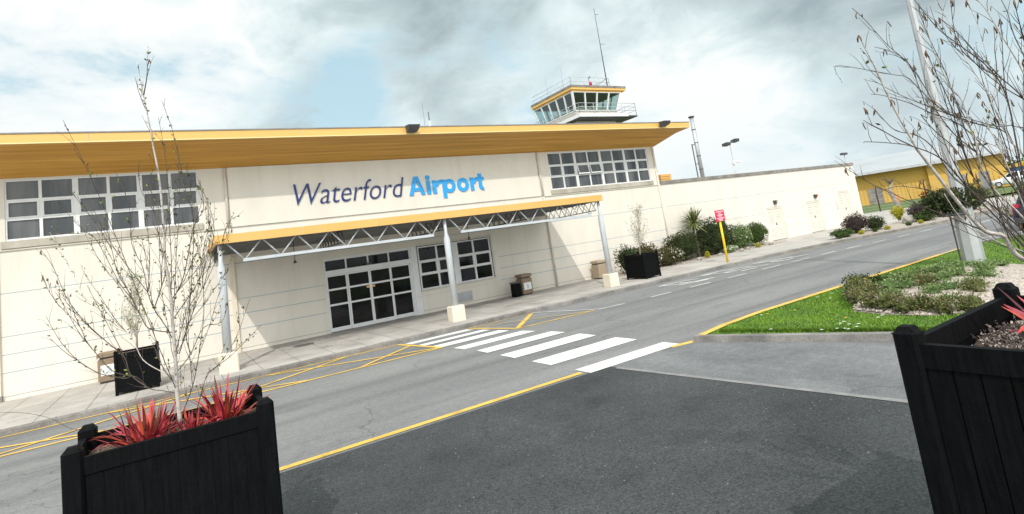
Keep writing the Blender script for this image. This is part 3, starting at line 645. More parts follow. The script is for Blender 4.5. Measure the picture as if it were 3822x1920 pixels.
for i, (a, b) in enumerate(((4.65, 5.41), (5.415, 6.265), (6.27, 7.10), (7.105, 7.925))):
    yy = .07 if i in (0, 3) else .025
    dl = MB(); d0, d1 = yy - .025, yy + .025
    dl.box(a, a + .05, d0, d1, .02, 2.07); dl.box(b - .05, b, d0, d1, .02, 2.07); dl.box(a + .05, b - .05, d0, d1, .02, .16); dl.box(a + .05, b - .05, d0, d1, 2.02, 2.07)
    for z in (.98, 1.54): dl.box(a + .05, b - .05, d0 + .003, d1 - .003, z - .035, z + .035)
    lf = dl.build('sliding_door', MT['white'], term)
    gm = MB(); gm.add([(a + .05, yy, .16), (b - .05, yy, .16), (b - .05, yy, 2.02), (a + .05, yy, 2.02)], [(0, 1, 2, 3)]); gm.build('pane', MT['pane_d'], lf)
    if i in (1, 2):
        st = MB(); q = b - .16 if i == 1 else a + .05; st.box(q, q + .11, yy - .006, yy - .002, 1.40, 1.48); st.build('warning_sticker', MT['fascia'], lf)
ew = window(term, 'entrance_window', 8.30, 11.66, .93, 2.67, 2, y=.05, sillh=0, pmat='pane_d', side=.05)
sl = MB(); sl.box(8.24, 11.78, -.06, -.001, .87, .918); sl.box(8.05, 11.85, -.02, -.001, .69, .715); sl.box(11.70, 11.78, -.02, -.001, .92, 2.72); sl.box(8.24, 11.78, -.02, -.001, 2.715, 2.78); sl.build('window_surround', MT['trim'], term)
wx = MB(); wx.box(9.83, 10.10, 0.0, .10, .99, 2.62); wx.build('centre_mullion', MT['white'], ew)
vm = MB(); vm.box(9.81, 10.49, -.015, -.002, .16, .56)
for k in range(12): vm.box(9.84, 10.46, -.026, -.016, .185 + k * .03, .20 + k * .03)
vm.build('vent_grille', MT['galv'], term)
def pipe(x, z0, z1, parent, y=-.075, r=.045, m='trim'):
    p = MB(); p.tube([(x, y, z0), (x, y, z1)], r, 10)
    for z in (z0 + .05, (z0 + z1) * .5, z1 - .3): p.box(x - r - .02, x + r + .02, y - r * .6, -.002, z, z + .04)
    p.build('downpipe', MT[m], parent)
pipe(1.58, 4.24, 6.32, term); pipe(14.82, 4.24, 6.32, term, -.085); pipe(14.84, 0.02, 4.18, term); pipe(22.5, .02, 6.3, term, -.05, .04, 'render')
ps = MB(); ps.box(1.50, 1.655, -.06, -.001, 0.0, 4.18); ps.build('pilaster', MT['block'], term); ps = MB(); ps.box(-4.60, -4.38, -.07, -.001, .16, 4.18); ps.build('pilaster', MT['block'], term)
pb_ = MB(); pb_.box(-4.62, -4.36, -.09, -.002, 0, .155); pb_.build('pilaster_foot', MT['coping'], term)
# roof
YF = -1.65; XR = 23.93
rf = MB()
prof = [(YF, 6.99), (-.98, 6.85), (0.0, 6.33)]
tipx = [XR, 23.55, 22.68]
for i in range(2):
    rf.add([(XW - 2, prof[i][0], prof[i][1]), (tipx[i], prof[i][0], prof[i][1]), (tipx[i + 1], prof[i + 1][0], prof[i + 1][1]), (XW - 2, prof[i + 1][0], prof[i + 1][1])], [(0, 3, 2, 1)])
so = rf
roof = MB(); roof.prism([(XW - 2, YF + .05), (XR - .05, YF + .05), (XR - .05, -1.0), (22.7, 0.3), (22.7, 17), (XW - 2, 17)], 7.0, 7.265)
roof.prism([(XW - 2, YF - .02), (XR + .02, YF - .02), (XR + .02, -.9), (22.9, .4), (22.9, 17.1), (XW - 2, 17.1)], 7.27, 7.31)
rfo = roof.build('roof', MT['rooftop'], term)
so.build('soffit', MT['soffit'], rfo)
fa = MB(); fa.box(XW - 2, XR, YF, YF + .045, 7.035, 7.268); fa.box(XR - .045, XR, YF + .046, -.9, 7.0, 7.268); [fa.box(x_, x_ + .012, YF - .0015, YF, 7.036, 7.267, 1) for x_ in [XW + 3.0 * k for k in range(13)]]; fa.build('fascia', [MT['fascia'], MT['sill']], rfo)
fe = MB(); fe.box(XW - 2, XR + .01, YF - .02, YF + .045, 6.985, 7.025); fe.build('drip_edge', MT['fasciaedge'], rfo)
for x in (7.98, 21.75):
    fl = MB(); fl.box(x - .04, x + .04, YF - .2, YF - .001, 7.08, 7.14); fl.hull([(x - .2, YF - .42, 7.09), (x + .2, YF - .42, 7.09), (x + .2, YF - .10, 7.03), (x - .2, YF - .10, 7.03)], [(x - .24, YF - .50, 7.26), (x + .24, YF - .50, 7.26), (x + .24, YF - .12, 7.29), (x - .24, YF - .12, 7.29)])
    fl.build('floodlight', MT['darkmetal'], term)

# raised lettering on the panel
def word(txt, x0, x1, zb, cap, m, parent, name, shear=0.0, offset=0.0, ytop=-.056, spacing=1.0):
    cu = bpy.data.curves.new(name, 'FONT'); cu.body = txt; cu.size = 1.0; cu.extrude = .022; cu.shear = shear; cu.offset = offset; cu.space_character = spacing
    o = bpy.data.objects.new(name, cu); col.objects.link(o); bpy.context.view_layer.update()
    me = bpy.data.meshes.new_from_object(o.evaluated_get(bpy.context.evaluated_depsgraph_get()))
    bpy.data.objects.remove(o, do_unlink=True)
    vs = [v.co.copy() for v in me.vertices]; xs = [v.x for v in vs]; a, b = min(xs), max(xs)
    cu2 = bpy.data.curves.new(name, 'FONT'); cu2.body = txt[0]; cu2.size = 1.0; cu2.offset = offset
    o2 = bpy.data.objects.new(name, cu2); col.objects.link(o2); bpy.context.view_layer.update()
    m2 = bpy.data.meshes.new_from_object(o2.evaluated_get(bpy.context.evaluated_depsgraph_get())); bpy.data.objects.remove(o2, do_unlink=True)
    zc = max(v.co.y for v in m2.vertices); zmin = min(v.co.y for v in m2.vertices)
    org = ORG[parent.name]
    for v, c in zip(me.vertices, vs):
        v.co = Vector((x0 + (c.x - a) / (b - a) * (x1 - x0), ytop - .0235 - c.z, zb + (c.y - zmin) / (zc - zmin) * cap)) - org
    me.materials.clear(); me.materials.append(m)
    o = bpy.data.objects.new(name, me); col.objects.link(o); o.parent = parent; ORG[o.name] = org
    return o
def bold_word(parent):                                         # heavy upright sans letters built from bars and arcs
    mb = MB(); yb, cap, xh, st = 4.78, .78, .565, .165; dep = [0]
    def plate(pts):
        dep[0] += 1; f = -.056 - .042 - .0015 * (dep[0] % 3); n = len(pts)
        mb.add([(x, f, z) for x, z in pts] + [(x, -.0565, z) for x, z in pts], [tuple(range(n)), tuple(range(2 * n - 1, n - 1, -1))] + [((i + 1) % n, i, n + i, n + (i + 1) % n) for i in range(n)])
    def bar(x0, x1, z0, z1): plate([(x0, z0), (x1, z0), (x1, z1), (x0, z1)])
    def arc(cx, cz, ro, a0, a1, w, sx=1.0, n=10):
        dep[0] += 1; f = -.056 - .042 - .0015 * (dep[0] % 3); vs = []; 
        for y in (f, -.0565):
            for i in range(n + 1):
                a = rad(a0 + (a1 - a0) * i / n)
                for r_ in (ro, ro - w): vs.append((cx + r_ * math.cos(a) * (sx if r_ == ro else (ro * sx - w) / (ro - w)), y, cz + r_ * math.sin(a)))
        m = 2 * (n + 1); fs = []
        for i in range(n):
            j = 2 * i; fs += [(j, j + 1, j + 3, j + 2), (m + j, m + j + 2, m + j + 3, m + j + 1), (j, j + 2, m + j + 2, m + j), (j + 1, m + j + 1, m + j + 3, j + 3)]
        fs += [(0, m, m + 1, 1), (2 * n, 2 * n + 1, m + 2 * n + 1, m + 2 * n)]
        mb.add(vs, fs)
    x = 8.24                                                    # A
    plate([(x, yb), (x + .17, yb), (x + .40, yb + cap), (x + .255, yb + cap)]); plate([(x + .53, yb), (x + .70, yb), (x + .445, yb + cap), (x + .30, yb + cap)]); bar(x + .17, x + .53, yb + .17, yb + .30)
    x = 9.03; bar(x, x + st, yb, yb + xh); arc(x + st / 2, yb + .70, .10, 0, 360, .099, 1.0, 16)             # i
    def r(x): bar(x, x + st, yb, yb + xh); arc(x + .375, yb + xh - .26, .27, 78, 180, .15, .97, 8)
    def o(x): arc(x + .27, yb + xh / 2, .30, 0, 360, .155, .93, 24)
    r(9.30); x = 9.75; bar(x, x + st, yb - .22, yb + xh); o(x + .06); o(10.45); r(11.08)
    x = 11.45; bar(x + .05, x + .05 + st, yb + .12, yb + .72); bar(x - .03, x + .32, yb + xh - .13, yb + xh); arc(x + .235, yb + .165, .185, 180, 292, .15, 1.0, 8)
    mb.build('light_blue_word', MT['azure'], parent)
sg = thing('lettering_sign', 'raised Waterford Airport letters in navy and light blue on the cream panel above the canopy', 'sign', (7.8, -.06, 4.78))
word('Waterford', 3.80, 8.06, 4.78, .79, MT['navy'], sg, 'navy_word', .27, -0.012, spacing=1.0)
bold_word(sg)

# entrance canopy
can = thing('entrance_canopy', 'steel truss entrance canopy with orange fascia on three grey columns over the glass doors', 'canopy', (7.8, -4.05, 0))
dk = MB(); dk.box(.96, 14.70, -4.20, -.06, 3.47, 3.60); dk.build('canopy_roof', MT['canopydeck'], can)
cf = MB(); cf.box(.90, 14.76, -4.26, -4.205, 3.42, 3.66); cf.box(.90, .955, -4.204, -.06, 3.42, 3.66); cf.box(14.705, 14.76, -4.204, -.06, 3.42, 3.66); [cf.box(x_, x_ + .012, -4.2615, -4.26, 3.421, 3.659, 1) for x_ in (3.2, 5.5, 7.8, 10.1, 12.4)]; cf.build('canopy_fascia', [MT['canopyfascia'], MT['sill']], can)
CX = (1.02, 7.83, 14.68)
for x in CX:
    c = MB(); c.tube([(x, -4.05, .48), (x, -4.05, 2.74), (x, -4.05, 2.92), (x, -4.05, 3.47)], [.108, .108, .056, .056], 20); c.build('column', MT['steel'], can)
    b = MB(); b.bbox(x - .235, x + .235, -4.285, -3.815, -.005, .5, .03); b.build('column_base', MT['block'], can)
for xa, xb in ((1.08, 7.77), (7.89, 14.62)):
    t = MB(); nlo = 7; st = (xb - xa) / 7.2; lo = [xa + .55 + i * (xb - xa - 1.0) / 6 for i in range(7)]; half = (lo[1] - lo[0]) / 2
    t.box(lo[0] - .05, lo[-1] + .05, -4.09, -4.01, 2.87, 2.955)
    for i, x in enumerate(lo):
        t.tube([(x - .03, -4.05, 2.95), (max(x - half, xa), -4.05, 3.47)], .022, 8); t.tube([(x + .03, -4.05, 2.95), (min(x + half, xb), -4.05, 3.47)], .022, 8)
    t.build('front_truss', MT['steel'], can)
for x in (1.05, 4.45, 7.83, 11.25, 14.62):
    t = MB(); t.box(x - .025, x + .025, -3.9, -.5, 3.05, 3.09); t.box(x - .025, x + .025, -3.98, -.07, 3.41, 3.46)
    for i in range(8):
        ya = -3.9 + i * .425; t.bar((x, ya, 3.09), (x, ya + .21, 3.42), .022); t.bar((x, ya + .21, 3.42), (x, ya + .425, 3.09), .022)
    t.build('cross_truss', MT['galv'] if x > 14 else MT['darkmetal'], can)
t = MB(); t.box(.96, 14.7, -.18, -.06, 3.30, 3.465)
for k in range(1, 5): t.box(.96, 14.7, -4.0 + k * .8, -3.94 + k * .8, 3.40, 3.468)
t.build('purlins', MT['canopydeck'], can)
for x in (3.25, 9.6):
    t = MB(); t.tube([(x, -2.2, 3.4), (x, -2.2, 2.75)], .012, 6); t.tube([(x, -2.2, 2.75), (x, -2.2, 2.66)], [.03, .06], 10); t.build('hanging_lamp', MT['darkmetal'], can)

# ------------------------------------------------------------------ low service wing
wing = thing('service_wing', 'low flat roofed cream wing with three louvred doors beside the terminal', 'building', (33, 0, 0))
WZ = 4.21; WE = 42.71
DS = [(31.50, 33.10, 0, 2.06), (35.85, 37.46, 0, 2.07), (39.88, 41.42, 0, 2.45)]
w = MB(); facade(w, XE + .002, WE, 0, WZ, DS, y=.004, depth=.12)
w.add([(WE, .004, 0), (WE, 9, 0), (WE, 9, WZ), (WE, .004, WZ)], [(0, 1, 2, 3)]); w.add([(XE + .01, 9, 0), (XE + .01, 9, WZ), (WE, 9, WZ), (WE, 9, 0)], [(0, 1, 2, 3)]); w.add([(XE + .01, .1, WZ), (WE, .1, WZ), (WE, 9, WZ), (XE + .01, 9, WZ)], [(0, 1, 2, 3)])
grooves(w, XE + .25, WE, GZ, [(a - .02, b + .14, c, d + .04) for a, b, c, d in DS], 1, .001, .018)
w.build('wall', [MT['render'], MT['groove']], wing)
cp = MB(); cp.box(XE + .02, WE + .05, -.05, 9.05, WZ + .001, WZ + .19); cp.build('coping', MT['coping'], wing)
for (a, b, c, d) in DS:
    fr = MB(); fr.box(a + .001, a + .06, .03, .10, 0, d - .001); fr.box(b - .06, b - .001, .03, .10, 0, d - .001); fr.box(a + .06, b - .06, .03, .10, d - .10, d - .001)
    dr = fr.build('louvred_door', MT['door'], wing)
    for s_ in (0, 1):
        x0 = a + .065 + s_ * ((b - a - .13) / 2); x1 = x0 + (b - a - .13) / 2 - .006
        lm = MB(); lm.box(x0, x1, .085, .10, .02, d - .105, 1)
        lm.box(x0, x0 + .13, .06, .084, .02, d - .105); lm.box(x1 - .13, x1, .06, .084, .02, d - .105); lm.box(x0 + .13, x1 - .13, .06, .084, .02, .12); lm.box(x0 + .13, x1 - .13, .06, .084, d * .38, d * .38 + .20); lm.box(x0 + .13, x1 - .13, .06, .084, d - .19, d - .105)
        for z0_, z1_ in ((.13, d * .38 - .01), (d * .38 + .21, d - .20)):
            z = z0_
            while z + .05 < z1_:
                lm.add([(x0 + .13, .083, z + .075), (x1 - .13, .083, z + .075), (x1 - .13, .052, z + .012), (x0 + .13, .052, z + .012), (x0 + .13, .052, z), (x1 - .13, .052, z)], [(0, 3, 2, 1), (3, 4, 5, 2)]); z += .115
        lm.build('door_leaf', [MT['door'], MT['trim']], dr)
    hd = MB(); hd.box((a + b) / 2 - .02, (a + b) / 2 + .02, .03, .06, d * .45, d * .45 + .16); hd.box((a + b) / 2, (a + b) / 2 + .12, .025, .04, d * .45 + .04, d * .45 + .06); hd.build('handle', MT['darkmetal'], dr)
    pp = MB(); pp.box(b + .002, b + .13, -.04, .03, 0, d * .5); pp.build('door_post', MT['door'], wing)
for x, z, m in ((32.39, 2.30, 'galv'), (36.95, 2.31, 'orange')):
    lp = MB(); lp.box(x - .06, x + .06, -.03, .002, z - .02, z + .14); lp.hull([(x - .09, -.20, z + .16), (x + .17, -.20, z + .16), (x + .17, -.03, z + .18), (x - .09, -.03, z + .18)], [(x - .05, -.12, z - .08), (x + .10, -.12, z - .08), (x + .10, -.03, z - .08), (x - .05, -.03, z - .08)])
    lo_ = lp.build('wall_lamp', MT['darkmetal'], wing); lq = MB(); lq.box(x + .0, x + .15, -.215, -.203, z + .0, z + .15); lq.build('lamp_lens', MT[m], lo_)
pl_ = MB(); pl_.box(41.98, 42.36, -.02, .002, 3.76, 4.06); po = pl_.build('number_plate', MT['white'], wing)
ps = MB(); ps.box(42.15, 42.27, -.024, -.0205, 3.90, 4.02); ps.box(42.12, 42.28, -.024, -.0205, 3.80, 3.84); ps.build('plate_marks', MT['darkmetal'], po)
hp = MB(); hp.box(39.45, 39.62, -.03, .002, 1.55, 1.75); hp.box(39.45, 39.62, -.03, .002, 1.32, 1.48); hp.build('notice_plates', MT['trim'], wing)
# things seen above the roofs
fl = thing('boiler_flue', 'tall shiny steel flue pipe rising behind the low wing', 'chimney', (29.9, 3, 4.2))
f = MB(); f.tube([(29.9, 3, 4.2), (29.9, 3, 8.75)], .13, 14); f.build('pipe', MT['galv'], fl)
f = MB(); f.tube([(29.9, 3, 8.76), (29.9, 3, 8.84), (29.9, 3, 8.88)], [.20, .20, .06], 14); f.build('cap', MT['darkmetal'], fl)
f = MB()
for z in (5.2, 6.1, 7.0, 7.9): f.tube([(29.9, 3, z), (29.9, 3, z + .05)], .142, 14)
f.bar((29.45, 3, 4.2), (29.45, 3, 6.95), .05); f.bar((29.45, 3, 6.9), (29.9, 3, 6.9), .04); f.bar((29.45, 3, 5.6), (29.9, 3, 5.6), .04); f.build('bracket', MT['darkmetal'], fl)
yv = MB()
for k in range(4): yv.box(24.95, 25.86, 2.0, 3.0, 4.41 + k * .15, 4.53 + k * .15)
yv.box(25.0, 25.8, 2.05, 2.95, 4.40, 5.0); tag(yv.build('roof_vent', MT['canopyfascia'], org=Vector((25.4, 2.5, 4.4))), 'small yellow louvred vent box on the low roof beside the terminal corner', 'vent')
lm = thing('light_mast', 'thin floodlight mast with two dark lamp heads and a white camera, behind the low wing', 'light mast', (56.6, 20, 0))
f = MB(); f.tube([(56.6, 20, -.1), (56.6, 20, 10.2)], [.11, .05], 8); f.bar((55.9, 20, 10.05), (57.3, 20, 10.3), .06); f.build('pole', MT['galv'], lm)
for x, z in ((55.8, 9.95), (57.5, 10.35)):
    f = MB(); f.hull([(x - .42, 19.6, z - .12), (x + .42, 19.6, z - .12), (x + .42, 20.2, z - .2), (x - .42, 20.2, z - .2)], [(x - .42, 19.55, z + .2), (x + .42, 19.55, z + .2), (x + .42, 20.2, z + .12), (x - .42, 20.2, z + .12)]); f.build('lamp_head', MT['darkmetal'], lm)
f = MB(); f.bbox(56.7, 57.9, 19.8, 20.1, 7.72, 7.95, .04); f.box(56.4, 56.8, 19.85, 20.15, 7.5, 7.8); f.build('camera', MT['white'], lm)
sl_ = thing('street_lamp', 'slim grey lamp with a flat dark head behind the far end of the low wing', 'street lamp', (53.7, 6, 0))
f = MB(); f.tube([(53.7, 6, -.1), (53.7, 6, 5.8)], [.07, .04], 8); f.build('pole', MT['galv'], sl_); f = MB(); f.bbox(53.2, 54.1, 5.85, 6.15, 5.8, 6.0, .05); f.build('lamp_head', MT['darkmetal'], sl_)
wa = thing('whip_antenna', 'short whip antenna and white stub aerial on the terminal roof', 'antenna', (10.8, 3, 7.2))
f = MB(); f.tube([(10.66, 3, 7.2), (10.66, 3, 9.6)], [.012, .006], 6); f.build('whip', MT['darkmetal'], wa)
f = MB(); f.tube([(10.92, 3, 7.2), (10.92, 3, 8.75)], .035, 8); f.build('stub', MT['white'], wa); f = MB(); f.tube([(10.92, 3, 8.75), (10.92, 3, 9.2)], .022, 8); f.build('tip', MT['darkmetal'], wa)

# ------------------------------------------------------------------ control tower
tw = thing('control_tower', 'control tower with slanted glass cab and railed yellow edged roof behind the terminal', 'tower', (32, 17, 0))
s = MB(); s.box(29.9, 34.3, 14.9, 19.2, 0, 11.7); s.build('shaft', MT['render'], tw)
B0 = [(29.45, 14.35), (34.2, 14.35), (34.2, 19.6), (29.45, 19.6)]; T0 = [(29.2, 14.05), (34.72, 14.05), (34.72, 19.95), (29.2, 19.95)]
s = MB(); s.prism([(29.2, 13.5), (35.75, 13.5), (35.75, 20.3), (29.2, 20.3)], 11.72, 11.84); s.build('gallery_deck', MT['darkmetal'], tw)
s = MB(); s.box(29.15, 34.6, 13.44, 13.50, 11.74, 12.02); s.box(29.15, 29.21, 13.501, 20.3, 11.74, 12.02); s.build('gallery_edge', MT['white'], tw)
s = MB(); s.prism(B0, 11.845, 12.46); s.build('cab_base', MT['trim'], tw)
rl = MB()
def rail(mb, pts, zs, z0, step=1.4, r_=.022):
    for a, b in zip(pts[:-1], pts[1:]):
        a = Vector((*a, 0)); b = Vector((*b, 0))
        for z in zs: mb.tube([(a.x, a.y, z), (b.x, b.y, z)], r_, 6)
        k = max(1, int((b - a).length / step))
        for i in range(k + 1): p = a.lerp(b, i / k); mb.tube([(p.x, p.y, z0), (p.x, p.y, zs[-1])], r_, 6)
rail(rl, [(29.25, 20.2), (29.25, 13.55), (35.7, 13.55), (35.7, 20.2)], (12.3, 12.62, 12.95), 11.84, 1.3); rl.build('gallery_railing', MT['steel'], tw)
fr = MB(); gl = MB()
def P3(q, z): return (q[0], q[1], z)
for i in range(4):
    a0, a1, b0, b1 = Vector(P3(B0[i], 12.5)), Vector(P3(B0[(i + 1) % 4], 12.5)), Vector(P3(T0[i], 14.08)), Vector(P3(T0[(i + 1) % 4], 14.08))
    kk = 4 if i % 2 == 0 else 5
    for k in range(kk): fr.bar(a0.lerp(a1, k / kk), b0.lerp(b1, k / kk), .17 if k == 0 else .12)
    fr.bar(a0, a1, .10); fr.bar(b0, b1, .10)
    gl.add([a0, a1, b1, b0], [(0, 1, 2, 3)])
fo = fr.build('cab_frame', MT['white'], tw); gl.build('cab_glass', MT['towerglass'], fo)
s = MB(); s.prism([(29.3, 14.2), (34.6, 14.2), (34.6, 19.8), (29.3, 19.8)], 14.02, 14.07); s.build('cab_ceiling', MT['ceil'], tw)
s = MB(); s.box(30.2, 33.6, 14.9, 15.7, 12.47, 12.95); s.box(30.0, 30.8, 15.9, 18.8, 12.47, 12.95); s.box(31.0, 31.5, 15.3, 15.5, 12.96, 13.35); s.box(32.2, 32.7, 15.3, 15.5, 12.96, 13.3); s.build('control_desk', MT['sill'], tw)
s = MB(); s.prism([(29.12, 13.98), (34.95, 13.98), (34.95, 20.0), (29.12, 20.0)], 14.10, 14.24); s.build('cab_soffit', MT['soffit'], tw)
s = MB(); s.prism([(29.05, 13.9), (35.25, 13.9), (35.25, 20.1), (29.05, 20.1)], 14.245, 14.45); s.build('cab_fascia', MT['fascia'], tw)
s = MB(); s.prism([(29.02, 13.87), (35.28, 13.87), (35.28, 20.13), (29.02, 20.13)], 14.455, 14.64); s.build('cab_roof', MT['coping'], tw)
rl = MB(); rail(rl, [(29.2, 20.0), (29.2, 14.0), (33.5, 14.0), (33.5, 16.5)], (15.0, 15.38), 14.64, 1.25, .02); rl.build('roof_railing', MT['steel'], tw)
s = MB(); s.tube([(33.35, 14.1, 14.64), (33.35, 14.1, 22.0)], [.05, .02], 6)
for z, l_ in ((18.6, .55), (21.4, .4)): s.bar((33.35, 14.1, z), (33.35 + l_, 14.1, z + .05), .03)
s.bar((33.35, 14.1, 15.4), (32.2, 14.1, 14.7), .03); mo = s.build('radio_mast', MT['darkmetal'], tw)
for x, y, h in ((29.25, 17.5, 18.6), (29.3, 15.2, 19.2)):
    s = MB(); s.tube([(x, y, 14.64), (x, y, h)], [.016, .008], 5); s.build('whip_aerial', MT['steel'], tw)
s = MB(); s.tube([(31.55, 14.2, 14.64), (31.55, 14.2, 14.72), (31.55, 14.2, 14.74), (31.55, 14.2, 15.05), (31.55, 14.2, 15.1)], [.05, .05, .12, .12, .06], 10); s.build('beacon', MT['signred'], tw)
s = MB(); s.tube([(31.4, 14.2, 14.64), (31.4, 14.2, 15.45)], .02, 6); s.tube([(31.3, 14.2, 15.4), (31.55, 14.2, 15.4)], .02, 6); s.tube([(31.55, 14.2, 15.4), (31.55, 14.2, 15.55)], .06, 8); s.build('wind_gauge', MT['darkmetal'], tw)
LT=[[[-0.054,-15.96,1.268],[-0.061,-15.991,1.506],[-0.059,-16.007,1.604],[-0.056,-16.039,1.8],[-0.059,-16.075,2.046],[-0.06,-16.104,2.243],[-0.069,-16.128,2.441],[-0.081,-16.136,2.535],[-0.075,-16.177,2.78],[-0.08,-16.226,3.125],[-0.094,-16.248,3.324],[-0.108,-16.257,3.444],[-0.12,-16.272,3.594],[-0.137,-16.285,3.744],[-0.15,-16.295,3.866],[-0.167,-16.306,4.006],[-0.181,-16.317,4.137]],[[-0.146,-16.414,3.834],[-0.118,-16.468,3.953],[-0.108,-16.503,4.031],[-0.094,-16.537,4.085]],[[-0.056,-15.74,1.833],[-0.032,-15.757,1.778],[0.011,-15.814,1.906],[0.058,-15.881,2.085],[0.137,-16.053,2.819],[0.099,-16.079,3.082],[0.069,-16.11,3.333],[0.036,-16.138,3.584],[0.001,-16.15,3.741],[-0.031,-16.16,3.867]],[[-0.056,-15.765,1.672],[-0.069,-15.827,1.743],[0.0,-15.951,1.878],[0.061,-16.075,2.042],[0.161,-16.214,2.155],[0.251,-16.351,2.287],[0.338,-16.482,2.397]],[[-0.06,-15.753,1.46],[-0.163,-15.741,1.505],[-0.255,-15.735,1.548],[-0.334,-15.748,1.658],[-0.482,-15.712,1.729],[-0.572,-15.722,1.868],[-0.651,-15.742,2.023],[-0.68,-15.786,2.138],[-0.781,-15.792,2.292],[-0.849,-15.816,2.428],[-0.882,-15.86,2.556]],[[-0.263,-15.561,1.525],[-0.389,-15.516,1.663],[-0.424,-15.531,1.816],[-0.557,-15.487,1.985],[-0.688,-15.445,2.163],[-0.798,-15.42,2.368],[-0.878,-15.424,2.638],[-0.955,-15.413,2.798]],[[-0.081,-15.481,1.583],[-0.182,-15.382,1.628],[-0.309,-15.278,1.743],[-0.368,-15.223,1.904],[-0.423,-15.161,1.999],[-0.563,-15.051,2.132],[-0.721,-14.942,2.338],[-0.811,-14.876,2.557],[-0.884,-14.821,2.769],[-0.995,-14.745,3.01]],[[-0.072,-15.629,1.954],[-0.24,-15.498,2.013],[-0.299,-15.445,2.139],[-0.373,-15.395,2.346],[-0.45,-15.34,2.522],[-0.487,-15.315,2.742],[-0.518,-15.287,2.915],[-0.664,-15.191,3.109],[-0.737,-15.131,3.249],[-0.793,-15.079,3.365]],[[-0.403,-15.312,1.631],[-0.453,-15.244,1.614],[-0.64,-15.104,1.685],[-0.805,-14.988,1.83],[-0.915,-14.909,1.988],[-0.98,-14.853,2.118],[-1.035,-14.804,2.248]],[[-0.065,-15.636,1.22],[0.044,-15.764,1.253],[0.14,-15.922,1.543],[0.177,-16.011,1.614],[0.238,-16.111,1.66],[0.367,-16.277,1.862],[0.473,-16.442,2.151]],[[-0.052,-15.602,1.21],[-0.035,-15.615,1.269],[0.051,-15.695,1.484],[0.111,-15.765,1.736],[0.167,-15.844,2.063],[0.176,-15.888,2.357],[0.167,-15.923,2.668],[0.143,-15.935,2.884]],[[-0.049,-15.761,1.64],[0.047,-15.891,1.762],[0.155,-16.041,1.971],[0.276,-16.171,1.993],[0.324,-16.273,2.126]],[[-0.061,-15.832,1.882],[-0.106,-15.867,2.015],[-0.183,-15.887,2.182],[-0.216,-15.93,2.319],[-0.237,-15.99,2.521],[-0.3,-16.024,2.721],[-0.297,-16.113,3.01],[-0.37,-16.153,3.288]],[[-0.062,-15.962,2.232],[-0.019,-16.048,2.285],[0.04,-16.156,2.413],[0.096,-16.279,2.651],[0.129,-16.372,2.787],[0.202,-16.488,2.913],[0.172,-16.556,3.14]],[[-0.059,-15.844,2.066],[-0.001,-15.946,2.15],[0.142,-16.119,2.358],[0.263,-16.296,2.679],[0.248,-16.373,2.904],[0.183,-16.418,3.124]],[[-0.197,-15.439,2.174],[-0.131,-15.453,2.359],[-0.094,-15.444,2.52],[-0.133,-15.415,2.858],[-0.154,-15.374,3.037],[-0.25,-15.294,3.277],[-0.247,-15.282,3.55]],[[0.058,-15.626,1.735],[0.03,-15.582,1.887],[0.065,-15.592,2.139],[0.189,-15.644,2.304],[0.311,-15.708,2.554],[0.407,-15.759,2.82],[0.483,-15.767,2.891]],[[-0.302,-15.391,2.138],[-0.362,-15.337,2.289],[-0.45,-15.266,2.447],[-0.619,-15.186,2.88],[-0.755,-15.07,2.94],[-0.972,-14.9,2.981]],[[-0.101,-15.51,1.55],[-0.17,-15.395,1.68],[-0.199,-15.315,1.874],[-0.246,-15.228,2.099]],[[-0.619,-15.334,1.221],[-0.717,-15.334,1.27],[-0.831,-15.324,1.321],[-0.955,-15.317,1.433],[-1.113,-15.283,1.511],[-1.27,-15.246,1.554],[-1.383,-15.23,1.567]]]
